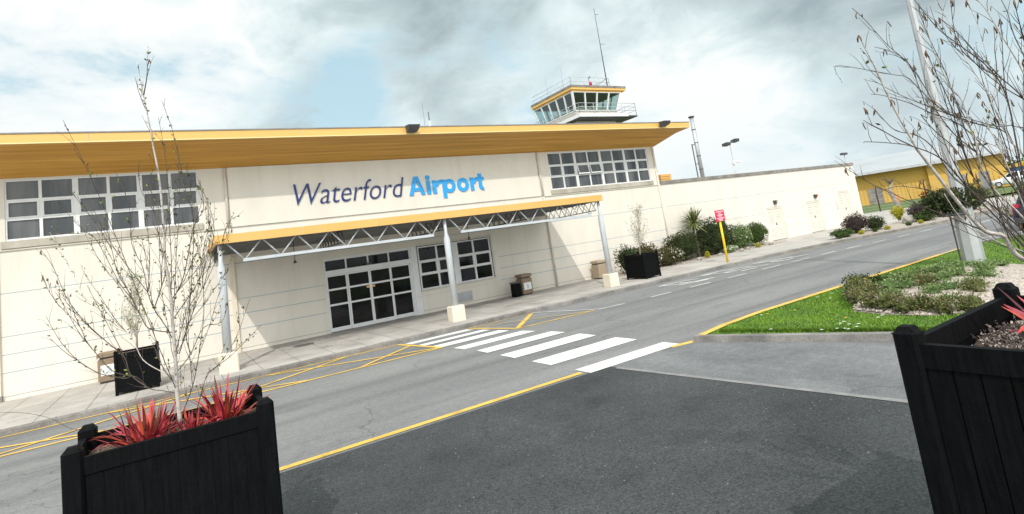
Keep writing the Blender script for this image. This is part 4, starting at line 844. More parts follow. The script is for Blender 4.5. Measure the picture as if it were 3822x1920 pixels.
RT=[[[4.15,-20.3,1.42],[3.941,-20.231,1.711],[3.808,-20.184,1.832],[3.744,-20.177,1.934],[3.643,-20.138,1.976],[3.548,-20.112,2.088],[3.444,-20.088,2.24],[3.351,-20.069,2.381],[3.289,-20.06,2.459],[3.272,-20.067,2.466],[3.169,-20.054,2.682],[3.098,-20.052,2.853],[3.063,-20.056,2.904],[2.992,-20.052,3.059]],[[4.15,-20.3,1.42],[3.979,-20.237,1.792],[3.918,-20.201,1.884],[3.879,-20.177,1.972],[3.834,-20.151,2.069],[3.742,-20.112,2.269],[3.677,-20.084,2.439],[3.607,-20.044,2.542],[3.555,-20.015,2.65],[3.601,-20.03,2.64],[3.552,-20.027,2.907],[3.492,-19.993,3.011],[3.405,-19.935,3.066]],[[4.15,-20.3,1.42],[4.028,-20.28,1.986],[3.984,-20.274,2.329],[3.964,-20.246,2.427],[3.941,-20.224,2.584],[3.933,-20.209,2.719],[3.885,-20.176,2.897],[3.896,-20.161,2.955],[3.871,-20.144,3.148],[3.837,-20.117,3.31]],[[4.15,-20.3,1.42],[4.081,-20.303,2.116],[4.127,-20.368,2.751],[4.15,-20.345,2.899],[4.174,-20.321,3.038],[4.217,-20.309,3.183],[4.256,-20.288,3.276],[4.312,-20.272,3.337]],[[4.15,-20.3,1.42],[3.997,-20.2,1.758],[4.01,-20.158,1.799],[3.98,-20.108,1.968],[3.901,-20.022,2.1],[3.829,-19.935,2.192],[3.682,-19.798,2.27],[3.646,-19.719,2.27],[3.651,-19.663,2.248]],[[4.15,-20.3,1.42],[3.902,-20.253,1.769],[3.769,-20.24,1.873],[3.603,-20.216,2.038],[3.42,-20.185,2.226],[3.267,-20.167,2.378],[3.097,-20.128,2.457],[2.954,-20.097,2.487],[2.808,-20.064,2.506],[2.743,-20.077,2.501]],[[4.15,-20.3,1.42],[3.998,-20.247,1.789],[3.951,-20.236,1.999],[3.909,-20.228,2.21],[3.861,-20.216,2.423],[3.831,-20.206,2.567],[3.897,-20.259,2.738],[3.885,-20.261,2.895],[3.864,-20.265,3.096],[3.834,-20.255,3.244]],[[4.15,-20.3,1.42],[4.007,-20.258,1.855],[3.943,-20.235,2.082],[3.879,-20.201,2.244],[3.79,-20.148,2.385],[3.699,-20.092,2.514],[3.638,-20.058,2.666],[3.636,-20.05,2.742],[3.564,-20.017,2.94],[3.486,-19.969,3.065],[3.404,-19.924,3.226],[3.356,-19.889,3.316]],[[4.15,-20.3,1.42],[4.006,-20.296,1.987],[3.913,-20.273,2.229],[3.862,-20.305,2.652],[3.793,-20.287,2.824],[3.686,-20.239,2.95],[3.579,-20.189,3.068],[3.506,-20.161,3.188],[3.47,-20.148,3.254]],[[4.15,-20.3,1.42],[3.924,-20.26,1.832],[3.813,-20.256,2.011],[3.637,-20.214,2.205],[3.55,-20.221,2.354],[3.497,-20.249,2.506],[3.458,-20.252,2.437],[3.376,-20.271,2.639],[3.285,-20.266,2.735],[3.189,-20.271,2.907],[3.121,-20.293,3.083]],[[4.15,-20.3,1.42],[3.968,-20.367,2.565],[3.929,-20.38,2.769],[3.836,-20.36,2.981],[3.769,-20.346,3.123],[3.721,-20.333,3.194]],[[4.15,-20.3,1.42],[3.873,-20.441,2.678],[3.693,-20.477,2.857],[3.532,-20.515,2.959],[3.379,-20.555,3.051]],[[4.15,-20.3,1.42],[4.029,-20.22,1.773],[4.02,-20.181,1.928],[3.913,-20.086,2.119],[3.818,-19.995,2.285],[3.787,-19.946,2.466],[3.767,-19.889,2.555],[3.717,-19.808,2.607],[3.709,-19.759,2.692],[3.721,-19.72,2.766]],[[4.15,-20.3,1.42],[4.044,-20.262,1.918],[4.014,-20.233,2.173],[4.017,-20.23,2.46],[3.918,-20.135,2.558],[3.791,-20.026,2.678],[3.695,-19.949,2.88],[3.65,-19.88,2.933],[3.445,-19.72,3.035],[3.454,-19.676,3.028]],[[4.15,-20.3,1.42],[3.989,-20.265,1.89],[3.919,-20.252,2.136],[3.843,-20.223,2.298],[3.769,-20.188,2.412],[3.662,-20.137,2.561],[3.528,-20.062,2.653],[3.451,-20.016,2.715],[3.338,-19.949,2.777],[3.286,-19.913,2.795]],[[4.15,-20.3,1.42],[3.944,-20.374,2.494],[3.847,-20.374,2.631],[3.714,-20.348,2.745],[3.577,-20.313,2.82],[3.445,-20.29,2.948],[3.385,-20.325,3.161]],[[4.15,-20.3,1.42],[4.054,-20.304,2.37],[4.063,-20.25,2.511],[4.067,-20.174,2.531],[3.957,-20.037,2.614],[3.932,-19.96,2.743],[3.911,-19.875,2.8]],[[4.15,-20.3,1.42],[3.996,-20.241,1.756],[3.941,-20.2,1.813],[3.833,-20.13,1.887],[3.748,-20.075,1.97],[3.674,-20.03,2.065],[3.626,-20.005,2.198]]]
# ------------------------------------------------------------------ planters, plants and trees
def planter(name, label, x0, x1, y0, y1, zt, group, ps=.10, z0=RZ, soil=.12, loc=None):
    t = thing(name, label, 'planter', ((x0 + x1) / 2, (y0 + y1) / 2, z0), 0, group)
    zr = zt - .085
    for (a, b) in ((x0, y0), (x1 - ps, y0), (x1 - ps, y1 - ps), (x0, y1 - ps)):
        p = MB(); b_ = ps * .14
        p.bbox(a, a + ps, b, b + ps, z0, zt - .018, b_); p.hull([(a + b_, b + b_, zt - .019), (a + ps - b_, b + b_, zt - .019), (a + ps - b_, b + ps - b_, zt - .019), (a + b_, b + ps - b_, zt - .019)], [(a + ps * .24, b + ps * .24, zt), (a + ps * .76, b + ps * .24, zt), (a + ps * .76, b + ps * .76, zt), (a + ps * .24, b + ps * .76, zt)])
        p.build('post', MT['black'], t)
    i = ps * .18; th = ps * .36
    for k in range(4):
        p = MB(); p2 = MB(); q = MB()
        if k in (0, 2):
            ya = y0 + i if k == 0 else y1 - i - th; yb = ya + th; a, b = x0 + ps, x1 - ps
            p.box(a, b, ya, yb, zr - .12, zr); p2.box(a, b, ya, yb, z0 + .06, z0 + .18)
            nb = max(4, int((b - a) / .11)); w_ = (b - a) / nb
            for j in range(nb): q.box(a + j * w_ + .001, a + (j + 1) * w_ - .001, ya + .012, yb - .008, z0 + .181, zr - .121)
        else:
            xa = x0 + i if k == 3 else x1 - i - th; xb = xa + th; a, b = y0 + ps, y1 - ps
            p.box(xa, xb, a, b, zr - .12, zr); p2.box(xa, xb, a, b, z0 + .06, z0 + .18)
            nb = max(3, int((b - a) / .11)); w_ = (b - a) / nb
            for j in range(nb): q.box(xa + .012, xb - .008, a + j * w_ + .003, a + (j + 1) * w_ - .003, z0 + .181, zr - .121)
        p.build('rail', MT['black'], t); p2.build('foot_rail', MT['black'], t); q.build('board_panel', MT['black'], t)
    s = MB(); nx, ny = 26, 18; R = random.Random(int(x0 * 100)); vs = []
    a, b, c, d = x0 + ps * .6, x1 - ps * .6, y0 + ps * .6, y1 - ps * .6
    for j in range(ny + 1):
        for k in range(nx + 1): vs.append((a + (b - a) * k / nx, c + (d - c) * j / ny, zt - .085 - soil + R.uniform(-.012, .02)))
    s.add(vs, [(j * (nx + 1) + k, j * (nx + 1) + k + 1, (j + 1) * (nx + 1) + k + 1, (j + 1) * (nx + 1) + k) for j in range(ny) for k in range(nx)], 0)
    for _ in range(500):
        x, y = R.uniform(a, b), R.uniform(c, d); z = zt - .085 - soil + .012; v = rnd_dir(R) * R.uniform(.008, .024); v.z = abs(v.z) * .6; e = rnd_dir(R) * .009; p = Vector((x, y, z))
        s.add([p - v, p + e, p + v, p - e], [(0, 1, 2, 3)], R.choice((0, 1, 2, 2, 3)))
    s.build('soil', [MT['soil'], MT['twig'], MT['peb'][2], MT['peb'][1]], t)
    return t
planter('timber_planter', 'large black timber planter with red strap leaved plants at the front left of the photo', -.77, .61, -16.20, -15.31, 1.32, 'black timber planters', .125)
planter('timber_planter', 'large black timber planter cut off by the right edge, beside the grass island', 3.19, 4.66, -20.80, -19.78, 1.55, 'black timber planters', .115, soil=.16)
planter('timber_planter', 'black timber planter on the pavement near the left column, with a thin bare birch', -1.48, -.55, -3.99, -3.05, 1.08, 'black timber planters', .07, .0, .06)
planter('timber_planter', 'black timber planter standing by the shrub bed, right of the right canopy column', 16.35, 17.22, -4.31, -3.12, 1.09, 'black timber planters', .07, .0, .06)

def spline(pts, k=4):
    P = [Vector(p) for p in pts]; out = []
    for i in range(len(P) - 1):
        a = P[max(i - 1, 0)]; b = P[i]; c = P[i + 1]; d = P[min(i + 2, len(P) - 1)]
        for j in range(k):
            t = j / k; out.append(0.5 * ((2 * b) + (c - a) * t + (2 * a - 5 * b + 4 * c - d) * t * t + (3 * b - a - 3 * c + d) * t ** 3))
    return out + [P[-1]]
def taper(n, a, b): return [a + (b - a) * (i / (n - 1)) ** .8 for i in range(n)]
def catkin(mb, p, R, l):
    q = p + Vector((R.uniform(-.3, .3), R.uniform(-.3, .3), -1)).normalized() * l
    m = p.lerp(q, .5) + rnd_dir(R) * l * .12
    mb.tube([p, m, q], [l * .05, l * .085, l * .05], 5)
def birch(label, traces, r0, rb, tw, seed, leaves, catk, group, lsize=.034, lowz=1.2, subs=2, bare=0, tk=1.0, white=.25):
    R = random.Random(seed)
    t = thing('birch_tree', label, 'tree', tuple(traces[0][0]), 0, group)
    traces = [list(q) for q in traces]; nm = len(traces)
    for tr in traces[:nm - bare]:
        if len(tr) < 4: continue
        for _ in range(subs):
            i = R.randrange(1, len(tr) - 1); p = Vector(tr[i]); d = (Vector(tr[i + 1]) - Vector(tr[i - 1])).normalized(); l = sum((Vector(tr[j + 1]) - Vector(tr[j])).length for j in range(i, len(tr) - 1)) * R.uniform(.5, .85)
            if l < .25 or p.z < lowz + .1: continue
            o = rnd_dir(R); o = (o - d * o.dot(d)).normalized(); v = (d + o * R.uniform(.18, .42) + Vector((0, 0, .12))).normalized(); q = [tuple(p)]
            for k in range(5): p = p + v * l / 5; v = (v + d * .12 + rnd_dir(R) * .10 + Vector((0, 0, .05))).normalized(); q.append(tuple(p))
            traces.append(q)
    tws = MB(); lf = MB(); ck = MB()
    for i, tr in enumerate(traces):
        sp = spline(tr); n = len(sp)
        ra, rbb = (r0, rb * .5) if i == 0 else (rb * R.uniform(.75, 1.25) * (.65 if i >= nm else 1), rb * .28)
        if nm - bare <= i < nm: ra *= .6
        mb = MB(); mb.tube(sp, taper(n, ra, rbb), 8 if i == 0 else 6)
        mb.build('trunk' if i == 0 else 'branch', MT['bark'] if (i == 0 or (R.random() < white and i < nm - bare)) else MT['bark2'], t)
        L = sum((sp[j + 1] - sp[j]).length for j in range(n - 1)); s_ = 0; nxt = R.uniform(.10, .2)
        for j in range(n - 1):
            s_ += (sp[j + 1] - sp[j]).length
            if sp[j].z < lowz + .12 or nm - bare <= i < nm: continue
            while s_ > nxt:
                nxt += R.uniform(.05, .14) * tw
                d = (sp[j + 1] - sp[j]).normalized(); o = rnd_dir(R); o = (o - d * o.dot(d)).normalized()
                f = s_ / L; l = R.uniform(.06, .28) * (1.15 - .6 * f)
                v = (d * .85 + o * .5 + Vector((0, 0, .35))).normalized(); p = sp[j].copy(); q = [p.copy()]
                for k in range(3):
                    p = p + v * l / 3; v = (v + rnd_dir(R) * .22 + Vector((0, 0, .06))).normalized(); q.append(p.copy())
                tws.tube(q, [rb * tk * x_ for x_ in (.30, .26, .21, .13)], 4, cap=False)
                for m in q[1:]:
                    if R.random() < leaves:
                        for _ in range(R.choice((1, 1, 2))): leaf(lf, m, (v + rnd_dir(R) * .9).normalized(), rnd_dir(R), lsize * R.uniform(.6, 1.3), lsize * .55 * R.uniform(.7, 1.2), R.choice((0, 0, 1, 2)))
                    elif R.random() < .35: tws.tube([m, m + rnd_dir(R) * .008], [rb * .35, rb * .1], 4)     # buds
                if R.random() < catk:
                    for _ in range(R.choice((1, 2, 3))): catkin(ck, q[-1], R, R.uniform(.024, .042))
            if s_ > 0.4 and R.random() < leaves * .8: leaf(lf, sp[j], rnd_dir(R), rnd_dir(R), lsize, lsize * .5, R.choice((0, 1, 2)))
        if R.random() < catk * 2: 
            for _ in range(3): catkin(ck, sp[-1], R, R.uniform(.030, .048))
    tws.build('twigs', MT['twig'], t)
    lf.build('leaves', MT['leafy'], t)
    if ck.v: ck.build('catkins', MT['catkin'], t)
    return t
birch('young birch with white trunk and sparse new leaves in the front left planter', LT, .0165, .0046, .95, 3, .36, .03, 'birches in planters', bare=1, white=.1, tk=1.1, subs=4, lsize=.028)
birch('leaning bare birch stems hung with brown catkins in the right foreground planter', RT, .015, .0050, .8, 8, .03, .20, 'birches in planters', .030, 1.4, subs=2)
def small_birch(label, base, top, cr, seed, group):
    R = random.Random(seed); b = Vector(base); tp = Vector(top)
    t = thing('birch_tree', label, 'tree', base, 0, group)
    m = MB(); m.tube([b, b.lerp(tp, .4) + Vector((.02, 0, 0)), tp], [.028, .016, .004], 7); m.build('trunk', MT['bark'], t)
    tw = MB(); lf = MB()
    for i in range(120):
        f = R.uniform(.12, .9); p = b.lerp(tp, f); a = R.uniform(0, 6.28); l = cr * R.uniform(.7, 1.5) * (1.15 - .7 * f)
        q = [p]; v = Vector((math.cos(a) * .75, math.sin(a) * .75, .75)).normalized()
        for k in range(4): v = (v + rnd_dir(R) * .2 + Vector((0, 0, .22))).normalized(); q.append(q[-1] + v * l * .38)
        tw.tube(q, [.006, .005, .004, .003, .002], 4, cap=False)
        for x in q[1:]:
            for _ in range(2):
                if R.random() < .6: leaf(lf, x + rnd_dir(R) * .06, rnd_dir(R), rnd_dir(R), .05, .03, R.choice((0, 2, 2)))
    tw.build('twigs', MT['bark'], t); lf.build('leaves', MT['leafy'], t); return t
small_birch('thin bare young birch growing in the planter by the left column', (-1.02, -3.5, 1.0), (-1.0, -3.5, 3.0), .34, 4, 'birches in planters')
small_birch('small pale birch with a white stem in the planter right of the canopy', (16.8, -3.7, 1.0), (17.1, -3.7, 2.95), .50, 6, 'birches in planters')

def strap(mb, p, az, el, l, w, droop, mi, R, segs=6):
    d = Vector((math.cos(az) * math.cos(el), math.sin(az) * math.cos(el), math.sin(el))); q = Vector(p); k0 = len(mb.v); side = Vector((-math.sin(az), math.cos(az), 0))
    side = (side + rnd_dir(R) * .4).normalized()
    for i in range(segs + 1):
        f = i / segs; ww = w * (0.55 + 1.2 * f) * (1 - f ** 2.2) + .001
        up = side.cross(d).normalized()
        mb.v += [tuple(q - side * ww + up * ww * .5), tuple(q), tuple(q + side * ww + up * ww * .5)]
        q = q + d * l / segs; d = (d + Vector((0, 0, -droop * (0.4 + f)))).normalized()
    for i in range(segs):
        for j in (0, 1): mb.f.append((k0 + i * 3 + j, k0 + i * 3 + j + 1, k0 + i * 3 + j + 4, k0 + i * 3 + j + 3)); mb.m.append(mi); mb.sm.append(True)
def phormium(label, c, n, lmin, lmax, w, seed, spread=.06, pal='red', name='strap_leaf_plant', cat='plant', group='red strap leaved plants', emin=.35, emax=1.45, droop=(.03, .34)):
    R = random.Random(seed); mb = MB(); c = Vector(c)
    for i in range(n):
        el = R.uniform(emin, emax); az = R.uniform(0, 6.283)
        strap(mb, c + Vector((math.cos(az), math.sin(az), 0)) * R.uniform(0, spread), az, el, R.uniform(lmin, lmax), w * R.uniform(.7, 1.3), R.uniform(*droop), R.choice(range(len(MT[pal]))), R)
    return tag(mb.build(name, MT[pal], org=c), label, cat, group)
zs1 = 1.115
phormium('left clump of red strap leaves in the front left planter', (-.28, -15.80, zs1), 130, .18, .40, .0115, 21, .12, emin=.5)
phormium('right clump of red strap leaves in the front left planter, behind the trunk', (.28, -15.70, zs1), 95, .16, .42, .0115, 22, .10, emin=.45)
phormium('small red strap leaf tuft at the foot of the front birch', (.02, -15.88, zs1), 45, .12, .24, .010, 23, .06, emin=.6)
phormium('red strap leaves in the right foreground planter, cut by the photo edge', (4.12, -20.22, 1.31), 15, .24, .44, .026, 29, .06, emin=.45, emax=1.35)

def shrub(label, name, c, r, pal, n, size, seed, group='shrubs beside the low wing', lump=.22, stem=True, cat='shrub', flowers=0, shape=None, flat=.1, freq=2.2):
    t = thing(name, label, cat, (c[0], c[1], c[2] - r[2]), 0, group)
    mb = MB(); clump(mb, c, r, n, size, seed, lump, freq, .5, flat, shape); mb.build('foliage', MT[pal], t)
    if stem:
        R = random.Random(seed + 1); s = MB()
        for i in range(7):
            e = Vector(c) + Vector((R.uniform(-.5, .5) * r[0], R.uniform(-.5, .5) * r[1], R.uniform(-.2, .4) * r[2])); b = Vector((c[0] + R.uniform(-.1, .1), c[1] + R.uniform(-.1, .1), c[2] - r[2] - .02))
            s.tube([b, b.lerp(e, .5) + rnd_dir(R) * .05, e], [.025, .018, .006], 5)
        s.build('stem', MT['bark2'], t)
    if flowers:
        R = random.Random(seed + 2); f = MB()
        for i in range(flowers):
            d = rnd_dir(R); d.z = abs(d.z) * .8; d.y = -abs(d.y); k = 1 + lump * .6
            p = Vector(c) + Vector((d.x * r[0] * k, d.y * r[1] * k, d.z * r[2] * k))
            for _ in range(4): leaf(f, p + rnd_dir(R) * .03, rnd_dir(R), rnd_dir(R), .05, .04, 0)
        f.build('flowers', MT['petal'], t)
    return t
shrub('olive heath shrub dotted with white flowers, right of the far planter', 'flowering_shrub', (20.75, -1.35, .42), (.95, .62, .5), 'g_olive', 2800, .075, 31, flowers=42)
shrub('small low shrub with white flowers at the pavement edge beside the far planter', 'flowering_shrub', (19.5, -1.35, .32), (.5, .45, .38), 'g_olive', 900, .07, 32, flowers=22)
shrub('rounded dark green shrub left of the palm stem', 'shrub', (22.5, -.85, .72), (1.05, .7, .78), 'g_dark', 3600, .085, 33)
shrub('dark green bush rising above the back of the far planter', 'shrub', (18.25, -1.35, .62), (.62, .6, .68), 'g_dark', 1700, .08, 34)
shrub('brownish olive shrub between the far planter and the rounded dark shrub', 'shrub', (20.0, -.7, .62), (.85, .5, .62), 'g_olive', 2000, .08, 35)
shrub('biggest dark shrub of the bed, right of the palm', 'shrub', (25.0, -.80, .84), (1.40, .75, 1.0), 'g_dark', 5600, .09, 36, lump=.28)
shrub('clipped pointed dark conifer behind the red sign', 'conifer', (26.35, -.55, 1.02), (.62, .5, 1.1), 'g_dark', 2600, .075, 37, shape=lambda z: max(.12, .62 - .55 * z), lump=.1)
shrub('light green variegated shrub right of the red sign', 'shrub', (27.25, -.85, .64), (.78, .62, .68), 'g_light', 2600, .08, 38, flowers=14)
shrub('dense ball shaped dark green bush left of the first louvred door', 'ball_shrub', (28.85, -.78, .66), (.74, .66, .68), 'g_mid', 4200, .065, 39, lump=.07)
shrub('tiny golden dwarf conifer at the front of the bed', 'dwarf_conifer', (23.35, -1.7, .17), (.18, .18, .19), 'g_yellow', 500, .05, 40, shape=lambda z: .75 - .5 * z, stem=False)
shrub('small pale flowering plant low in the bed under the sign', 'flowering_shrub', (25.4, -1.55, .2), (.5, .2, .22), 'g_sage', 500, .06, 41, flowers=20, stem=False)
shrub('little golden tuft at the bed edge below the light green shrub', 'dwarf_conifer', (27.6, -1.68, .12), (.17, .15, .15), 'g_yellow', 260, .045, 42, stem=False)
G2 = 'shrubs along the far kerb'
shrub('low spreading dark green shrub at the start of the kerb bed', 'shrub', (29.5, -5.35, .2), (.72, .5, .26), 'g_mid', 1600, .06, 51, G2)
shrub('purplish brown shrub by the corner of the low wing', 'shrub', (31.6, -5.0, .5), (.68, .6, .56), 'g_purple', 2400, .065, 52, G2)
shrub('dark green shrub right of the purplish one, by the kerb', 'shrub', (33.0, -5.35, .36), (.55, .5, .40), 'g_dark', 1500, .065, 53, G2)
shrub('golden ball conifer behind a grey rock on the kerb bed', 'dwarf_conifer', (37.2, -4.7, .62), (.36, .36, .42), 'g_yellow', 1200, .06, 54, G2, lump=.1)
shrub('wide dark shrub right of the golden conifer', 'shrub', (37.2, -5.9, .5), (.85, .6, .55), 'g_purple', 2400, .075, 55, G2)
shrub('bright low green shrub near the far kerb', 'shrub', (36.6, -6.35, .28), (.6, .5, .33), 'g_mid', 1300, .06, 56, G2)
shrub('tall dark evergreen shrub farthest along the kerb bed', 'shrub', (40.3, -5.7, .75), (1.0, .8, .8), 'g_dark', 2600, .085, 57, G2)
shrub('dark shrub behind the lamp post, beyond the kerb bed', 'shrub', (43.5, -6.3, .8), (1.2, .8, .9), 'g_dark', 2600, .09, 58, G2)
for i, (x, y, pal) in enumerate(((30.6, -5.75, 'g_yellow'), (32.4, -6.2, 'g_yellow'), (34.0, -6.55, 'g_mid'), (34.9, -6.75, 'g_yellow'), (38.6, -6.75, 'g_yellow'), (31.5, -6.0, 'g_mid'))):
    shrub(('yellow' if pal == 'g_yellow' else 'green') + ' tuft on the kerb bed, ' + ['nearest the low spreading shrub', 'in front of the purplish shrub', 'left of the rock', 'right at the kerb before the rock', 'farthest from the camera', 'between the first two shrubs'][i], 'tuft', (x, y, .1), (.17, .15, .13), pal, 200, .05, 70 + i, 'tufts on the kerb bed', stem=False, cat='plant')
def bed(name, pts, z=.03):
    b = MB(); b.prism(pts, -.05, z); return struct(name, b, MT['gravel'])
bed('planting_bed', [(17.6, -1.55), (20, -1.75), (24, -1.9), (27, -1.72), (30.6, -1.5), (31.0, -.02), (17.4, -.02)])
bed('kerb_bed', [(28.9, -5.62), (30, -5.95), (33, -6.66), (36, -7.2), (41, -7.3), (44, -7.3), (44, -5.2), (40, -4.2), (35, -4.1), (30.5, -4.4)])
R = random.Random(9)
def rock(label, c, r, seed, group):
    R = random.Random(seed); m = MB(); vs = []; fs = []; nu, nv = 9, 6
    for j in range(nv + 1):
        for i in range(nu):
            a = 6.283 * i / nu; b = math.pi * j / nv; d = Vector((math.sin(b) * math.cos(a), math.sin(b) * math.sin(a), math.cos(b))); k = 1 + .35 * noise.noise(d * 1.5 + Vector((seed, seed, 0)))
            vs.append((c[0] + d.x * r[0] * k, c[1] + d.y * r[1] * k, c[2] + d.z * r[2] * k))
    for j in range(nv):
        for i in range(nu): fs.append((j * nu + i, (j + 1) * nu + i, (j + 1) * nu + (i + 1) % nu, j * nu + (i + 1) % nu))
    m.add(vs, fs); return tag(m.build('rock', MT['rock'], org=Vector((c[0], c[1], c[2] - r[2]))), label, 'rock', group)
rock('pale grey rock at the foot of the golden ball conifer', (36.2, -5.6, .2), (.34, .28, .28), 4, 'rocks in the beds')
for i, (x, lab) in enumerate(((22.6, 'small stone at the bed edge near the palm foot'), (24.2, 'small stone at the bed edge left of the red sign post'), (26.0, 'small stone on the bed edge under the big dark shrub'), (26.7, 'flat stone on the bed edge below the pointed conifer'), (28.8, 'small stone on the bed edge before the ball bush'))):
    rock(lab, (x, -1.78 + .12 * (x > 26.5), .07), (.17, .12, .09), 10 + i, 'rocks in the beds')
# palm
pt = thing('cordyline_palm', 'cordyline palm with a spiky crown among the shrubs by the low wing', 'palm', (23.67, -.85, 0), 0)
m = MB(); m.tube([(23.67, -.85, -.02), (23.70, -.85, .5), (23.72, -.85, 1.1), (23.78, -.85, 1.9)], [.09, .075, .07, .06], 9); m.build('trunk', MT['bark2'], pt)
R = random.Random(6); m = MB()
for i in range(190):
    el = R.uniform(-.75, 1.45); az = R.uniform(0, 6.283)
    strap(m, Vector((23.78, -.85, 1.95)) + rnd_dir(R) * .07, az, el, R.uniform(.6, .92), .027, .03 if el > .1 else .10, R.choice((0, 0, 1, 2)), R, 5)
m.build('crown', MT['palm'], pt)
# plants on the gravel bed of the island
PL = [(13.3, -14.7), (13.05, -14.45), (12.1, -15.11), (11.75, -15.0), (11.29, -15.5), (11.25, -15.84), (11.11, -16.17), (11.25, -16.40), (11.15, -16.74), (11.46, -17.0), (12.5, -15.58), (12.72, -15.2), (12.58, -15.95), (12.45, -16.32), (12.47, -16.75), (13.68, -15.72), (13.55, -16.11), (13.64, -16.5), (14.0, -15.3), (13.5, -15.24), (14.76, -15.48), (14.86, -16.11), (15.3, -15.2), (13.6, -14.9), (14.3, -14.5), (15.6, -15.0), (14.7, -14.55), (11.9, -15.6), (12.15, -16.2), (13.1, -16.0), (13.1, -15.45), (14.2, -15.85), (14.25, -16.35), (12.85, -16.6), (15.3, -15.6), (15.5, -16.2), (11.75, -16.6)]
where = ['at the road end of the bed', 'next to the road side kerb', 'near the pointed tip of the bed', 'on the left rim of the bed', 'at the very left tip of the bed', 'along the near edge of the bed', 'low on the near edge of the bed', 'by the lawn on the near edge', 'in the near right of the front row', 'beside the right foreground planter post', 'in the middle of the stones', 'in the upper left of the stones', 'right of the bed centre', 'in the second row from the lawn', 'closest to the planter rail', 'in the back row centre', 'in the back row right of centre', 'above the planter rail', 'behind the middle row', 'left of the back row', 'far back towards the lamp post', 'far back right of the others', 'on the far rim of the bed', 'on the upper rim next to the grass', 'on the far left rim', 'nearest the lamp post', 'on the rim below the lamp post', 'second from the left tip', 'between the front rows on the left', 'amid the stones right of the middle', 'amid the stones above the middle', 'alone on the bare stones', 'near the rail on the bare stones', 'between the rail and the middle', 'on the top of the mound', 'behind the far planter post', 'in the near left of the front row']
for i, (x, y) in enumerate(PL):
    front = i in (2, 3, 4, 5, 6, 7, 8, 9, 12, 14); pal = 'g_heath' if front else ('g_sage' if i % 3 else 'g_light')
    if i in (0, 1, 24, 26): pal = 'g_mid'
    r_ = .17 + .06 * ((i * 7) % 4) / 3; hh = .10 + (.06 if front or i in (0, 1, 2, 3) else 0)
    t = shrub(('dark heathery plant ' if pal == 'g_heath' else 'soft green plant ') + where[i], 'bedding_plant', (x, y, bedz(x, y) + hh * .7), (r_, r_, hh), pal, 320, .045, 200 + i, 'plants in the gravel bed', lump=.55, stem=False, cat='plant', freq=5)
    if front:
        R = random.Random(400 + i); sh = MB()
        for _ in range(16):
            a = R.uniform(0, 6.28); q = R.uniform(0, r_); b = Vector((x + q * math.cos(a), y + q * math.sin(a), bedz(x, y))); e = b + Vector((R.uniform(-.05, .05), R.uniform(-.05, .05), R.uniform(.16, .30)))
            sh.tube([b, e], [.008, .005], 4)
            for k in range(5): leaf(sh, b.lerp(e, .4 + k * .15), rnd_dir(R) + Vector((0, 0, .6)), rnd_dir(R), .05, .025, R.choice((0, 1, 1)))
        sh.build('shoots', [MT['bark2'], MT['g_heath'][1]], t)
for i, (x, y) in enumerate(((12.75, -14.55), (12.35, -14.78))):
    shrub(['dark bushy plant at the back left of the bed beside the road', 'bronze bushy plant left of the dark bushy one'][i], 'bedding_plant', (x, y, .2), (.33, .27, .26), ['g_dark', 'g_heath'][i], 900, .05, 260 + i, 'plants in the gravel bed', lump=.4, cat='plant', freq=4)

for k, (x, y, lab) in enumerate(((3.75, -20.2, 'dry greyish heather sprigs at the front of the right foreground planter'), (4.05, -19.98, 'dry heather sprigs along the far rail of the right foreground planter'))):
    R = random.Random(500 + k); m = MB()
    for i in range(150):
        b = Vector((x + R.gauss(0, .16), y + R.gauss(0, .10), 1.30)); b.x = min(max(b.x, 3.36), 4.5); b.y = min(max(b.y, -20.62), -19.92)
        e = b + Vector((R.uniform(-.05, .05), R.uniform(-.05, .05), R.uniform(.03, .10))); m.tube([b, e], [.0022, .0012], 4, 2)
        for q in range(6): leaf(m, b.lerp(e, R.uniform(.3, 1)), rnd_dir(R), rnd_dir(R), R.uniform(.012, .022), .010, R.choice((0, 1, 1, 2)))
    tag(m.build('heather_plant', MT['heather'], org=Vector((x, y, 1.30))), lab, 'plant', 'dry heather in the right planter')

# ------------------------------------------------------------------ street furniture
def bin_(label, x0, x1, y0, y1, h, m, poster=True):
    t = thing('litter_bin', label, 'bin', ((x0 + x1) / 2, (y0 + y1) / 2, 0), 0, 'concrete litter bins')
    b = MB(); b.bbox(x0 + .02, x1 - .02, y0 + .02, y1 - .02, .06, h - .17, .03); b.build('body', MT[m], t)
    b = MB(); b.box(x0 + .06, x1 - .06, y0 + .06, y1 - .06, 0, .06); b.build('foot', MT['darkmetal'], t); b = MB(); b.box(x0 + .07, x1 - .07, y0 + .07, y1 - .07, h - .169, h - .12); b.build('opening', MT['darkmetal'], t)
    b = MB(); b.bbox(x0, x1, y0, y1, h - .12, h, .03); b.build('lid', MT[m], t)
    if poster:
        b = MB(); b.box(x0 + .09, x1 - .09, y0 + .012, y0 + .019, .22, .52); p = b.build('poster', MT['white'], t)
        b = MB(); xm = (x0 + x1) / 2; b.box(xm - .05, xm + .05, y0 + .008, y0 + .0115, .27, .40); b.box(xm - .03, xm + .03, y0 + .008, y0 + .0115, .405, .46); b.build('picture', MT['steel'], p)
bin_('brown pebbledash litter bin with a white poster behind the left far planter', -2.16, -1.56, -.78, -.24, .86, 'pebbledash')
bin_('brown pebbledash litter bin with a white poster beside the small black bin', 12.42, 12.98, -.95, -.40, .88, 'pebbledash')
bin_('plain tan pebbledash litter bin behind the right canopy column', 16.72, 17.32, -.88, -.30, .86, 'pebbledash2', False)
t = thing('ash_bin', 'small black bin against the wall left of the brown litter bin', 'bin', (12.12, -.85, 0))
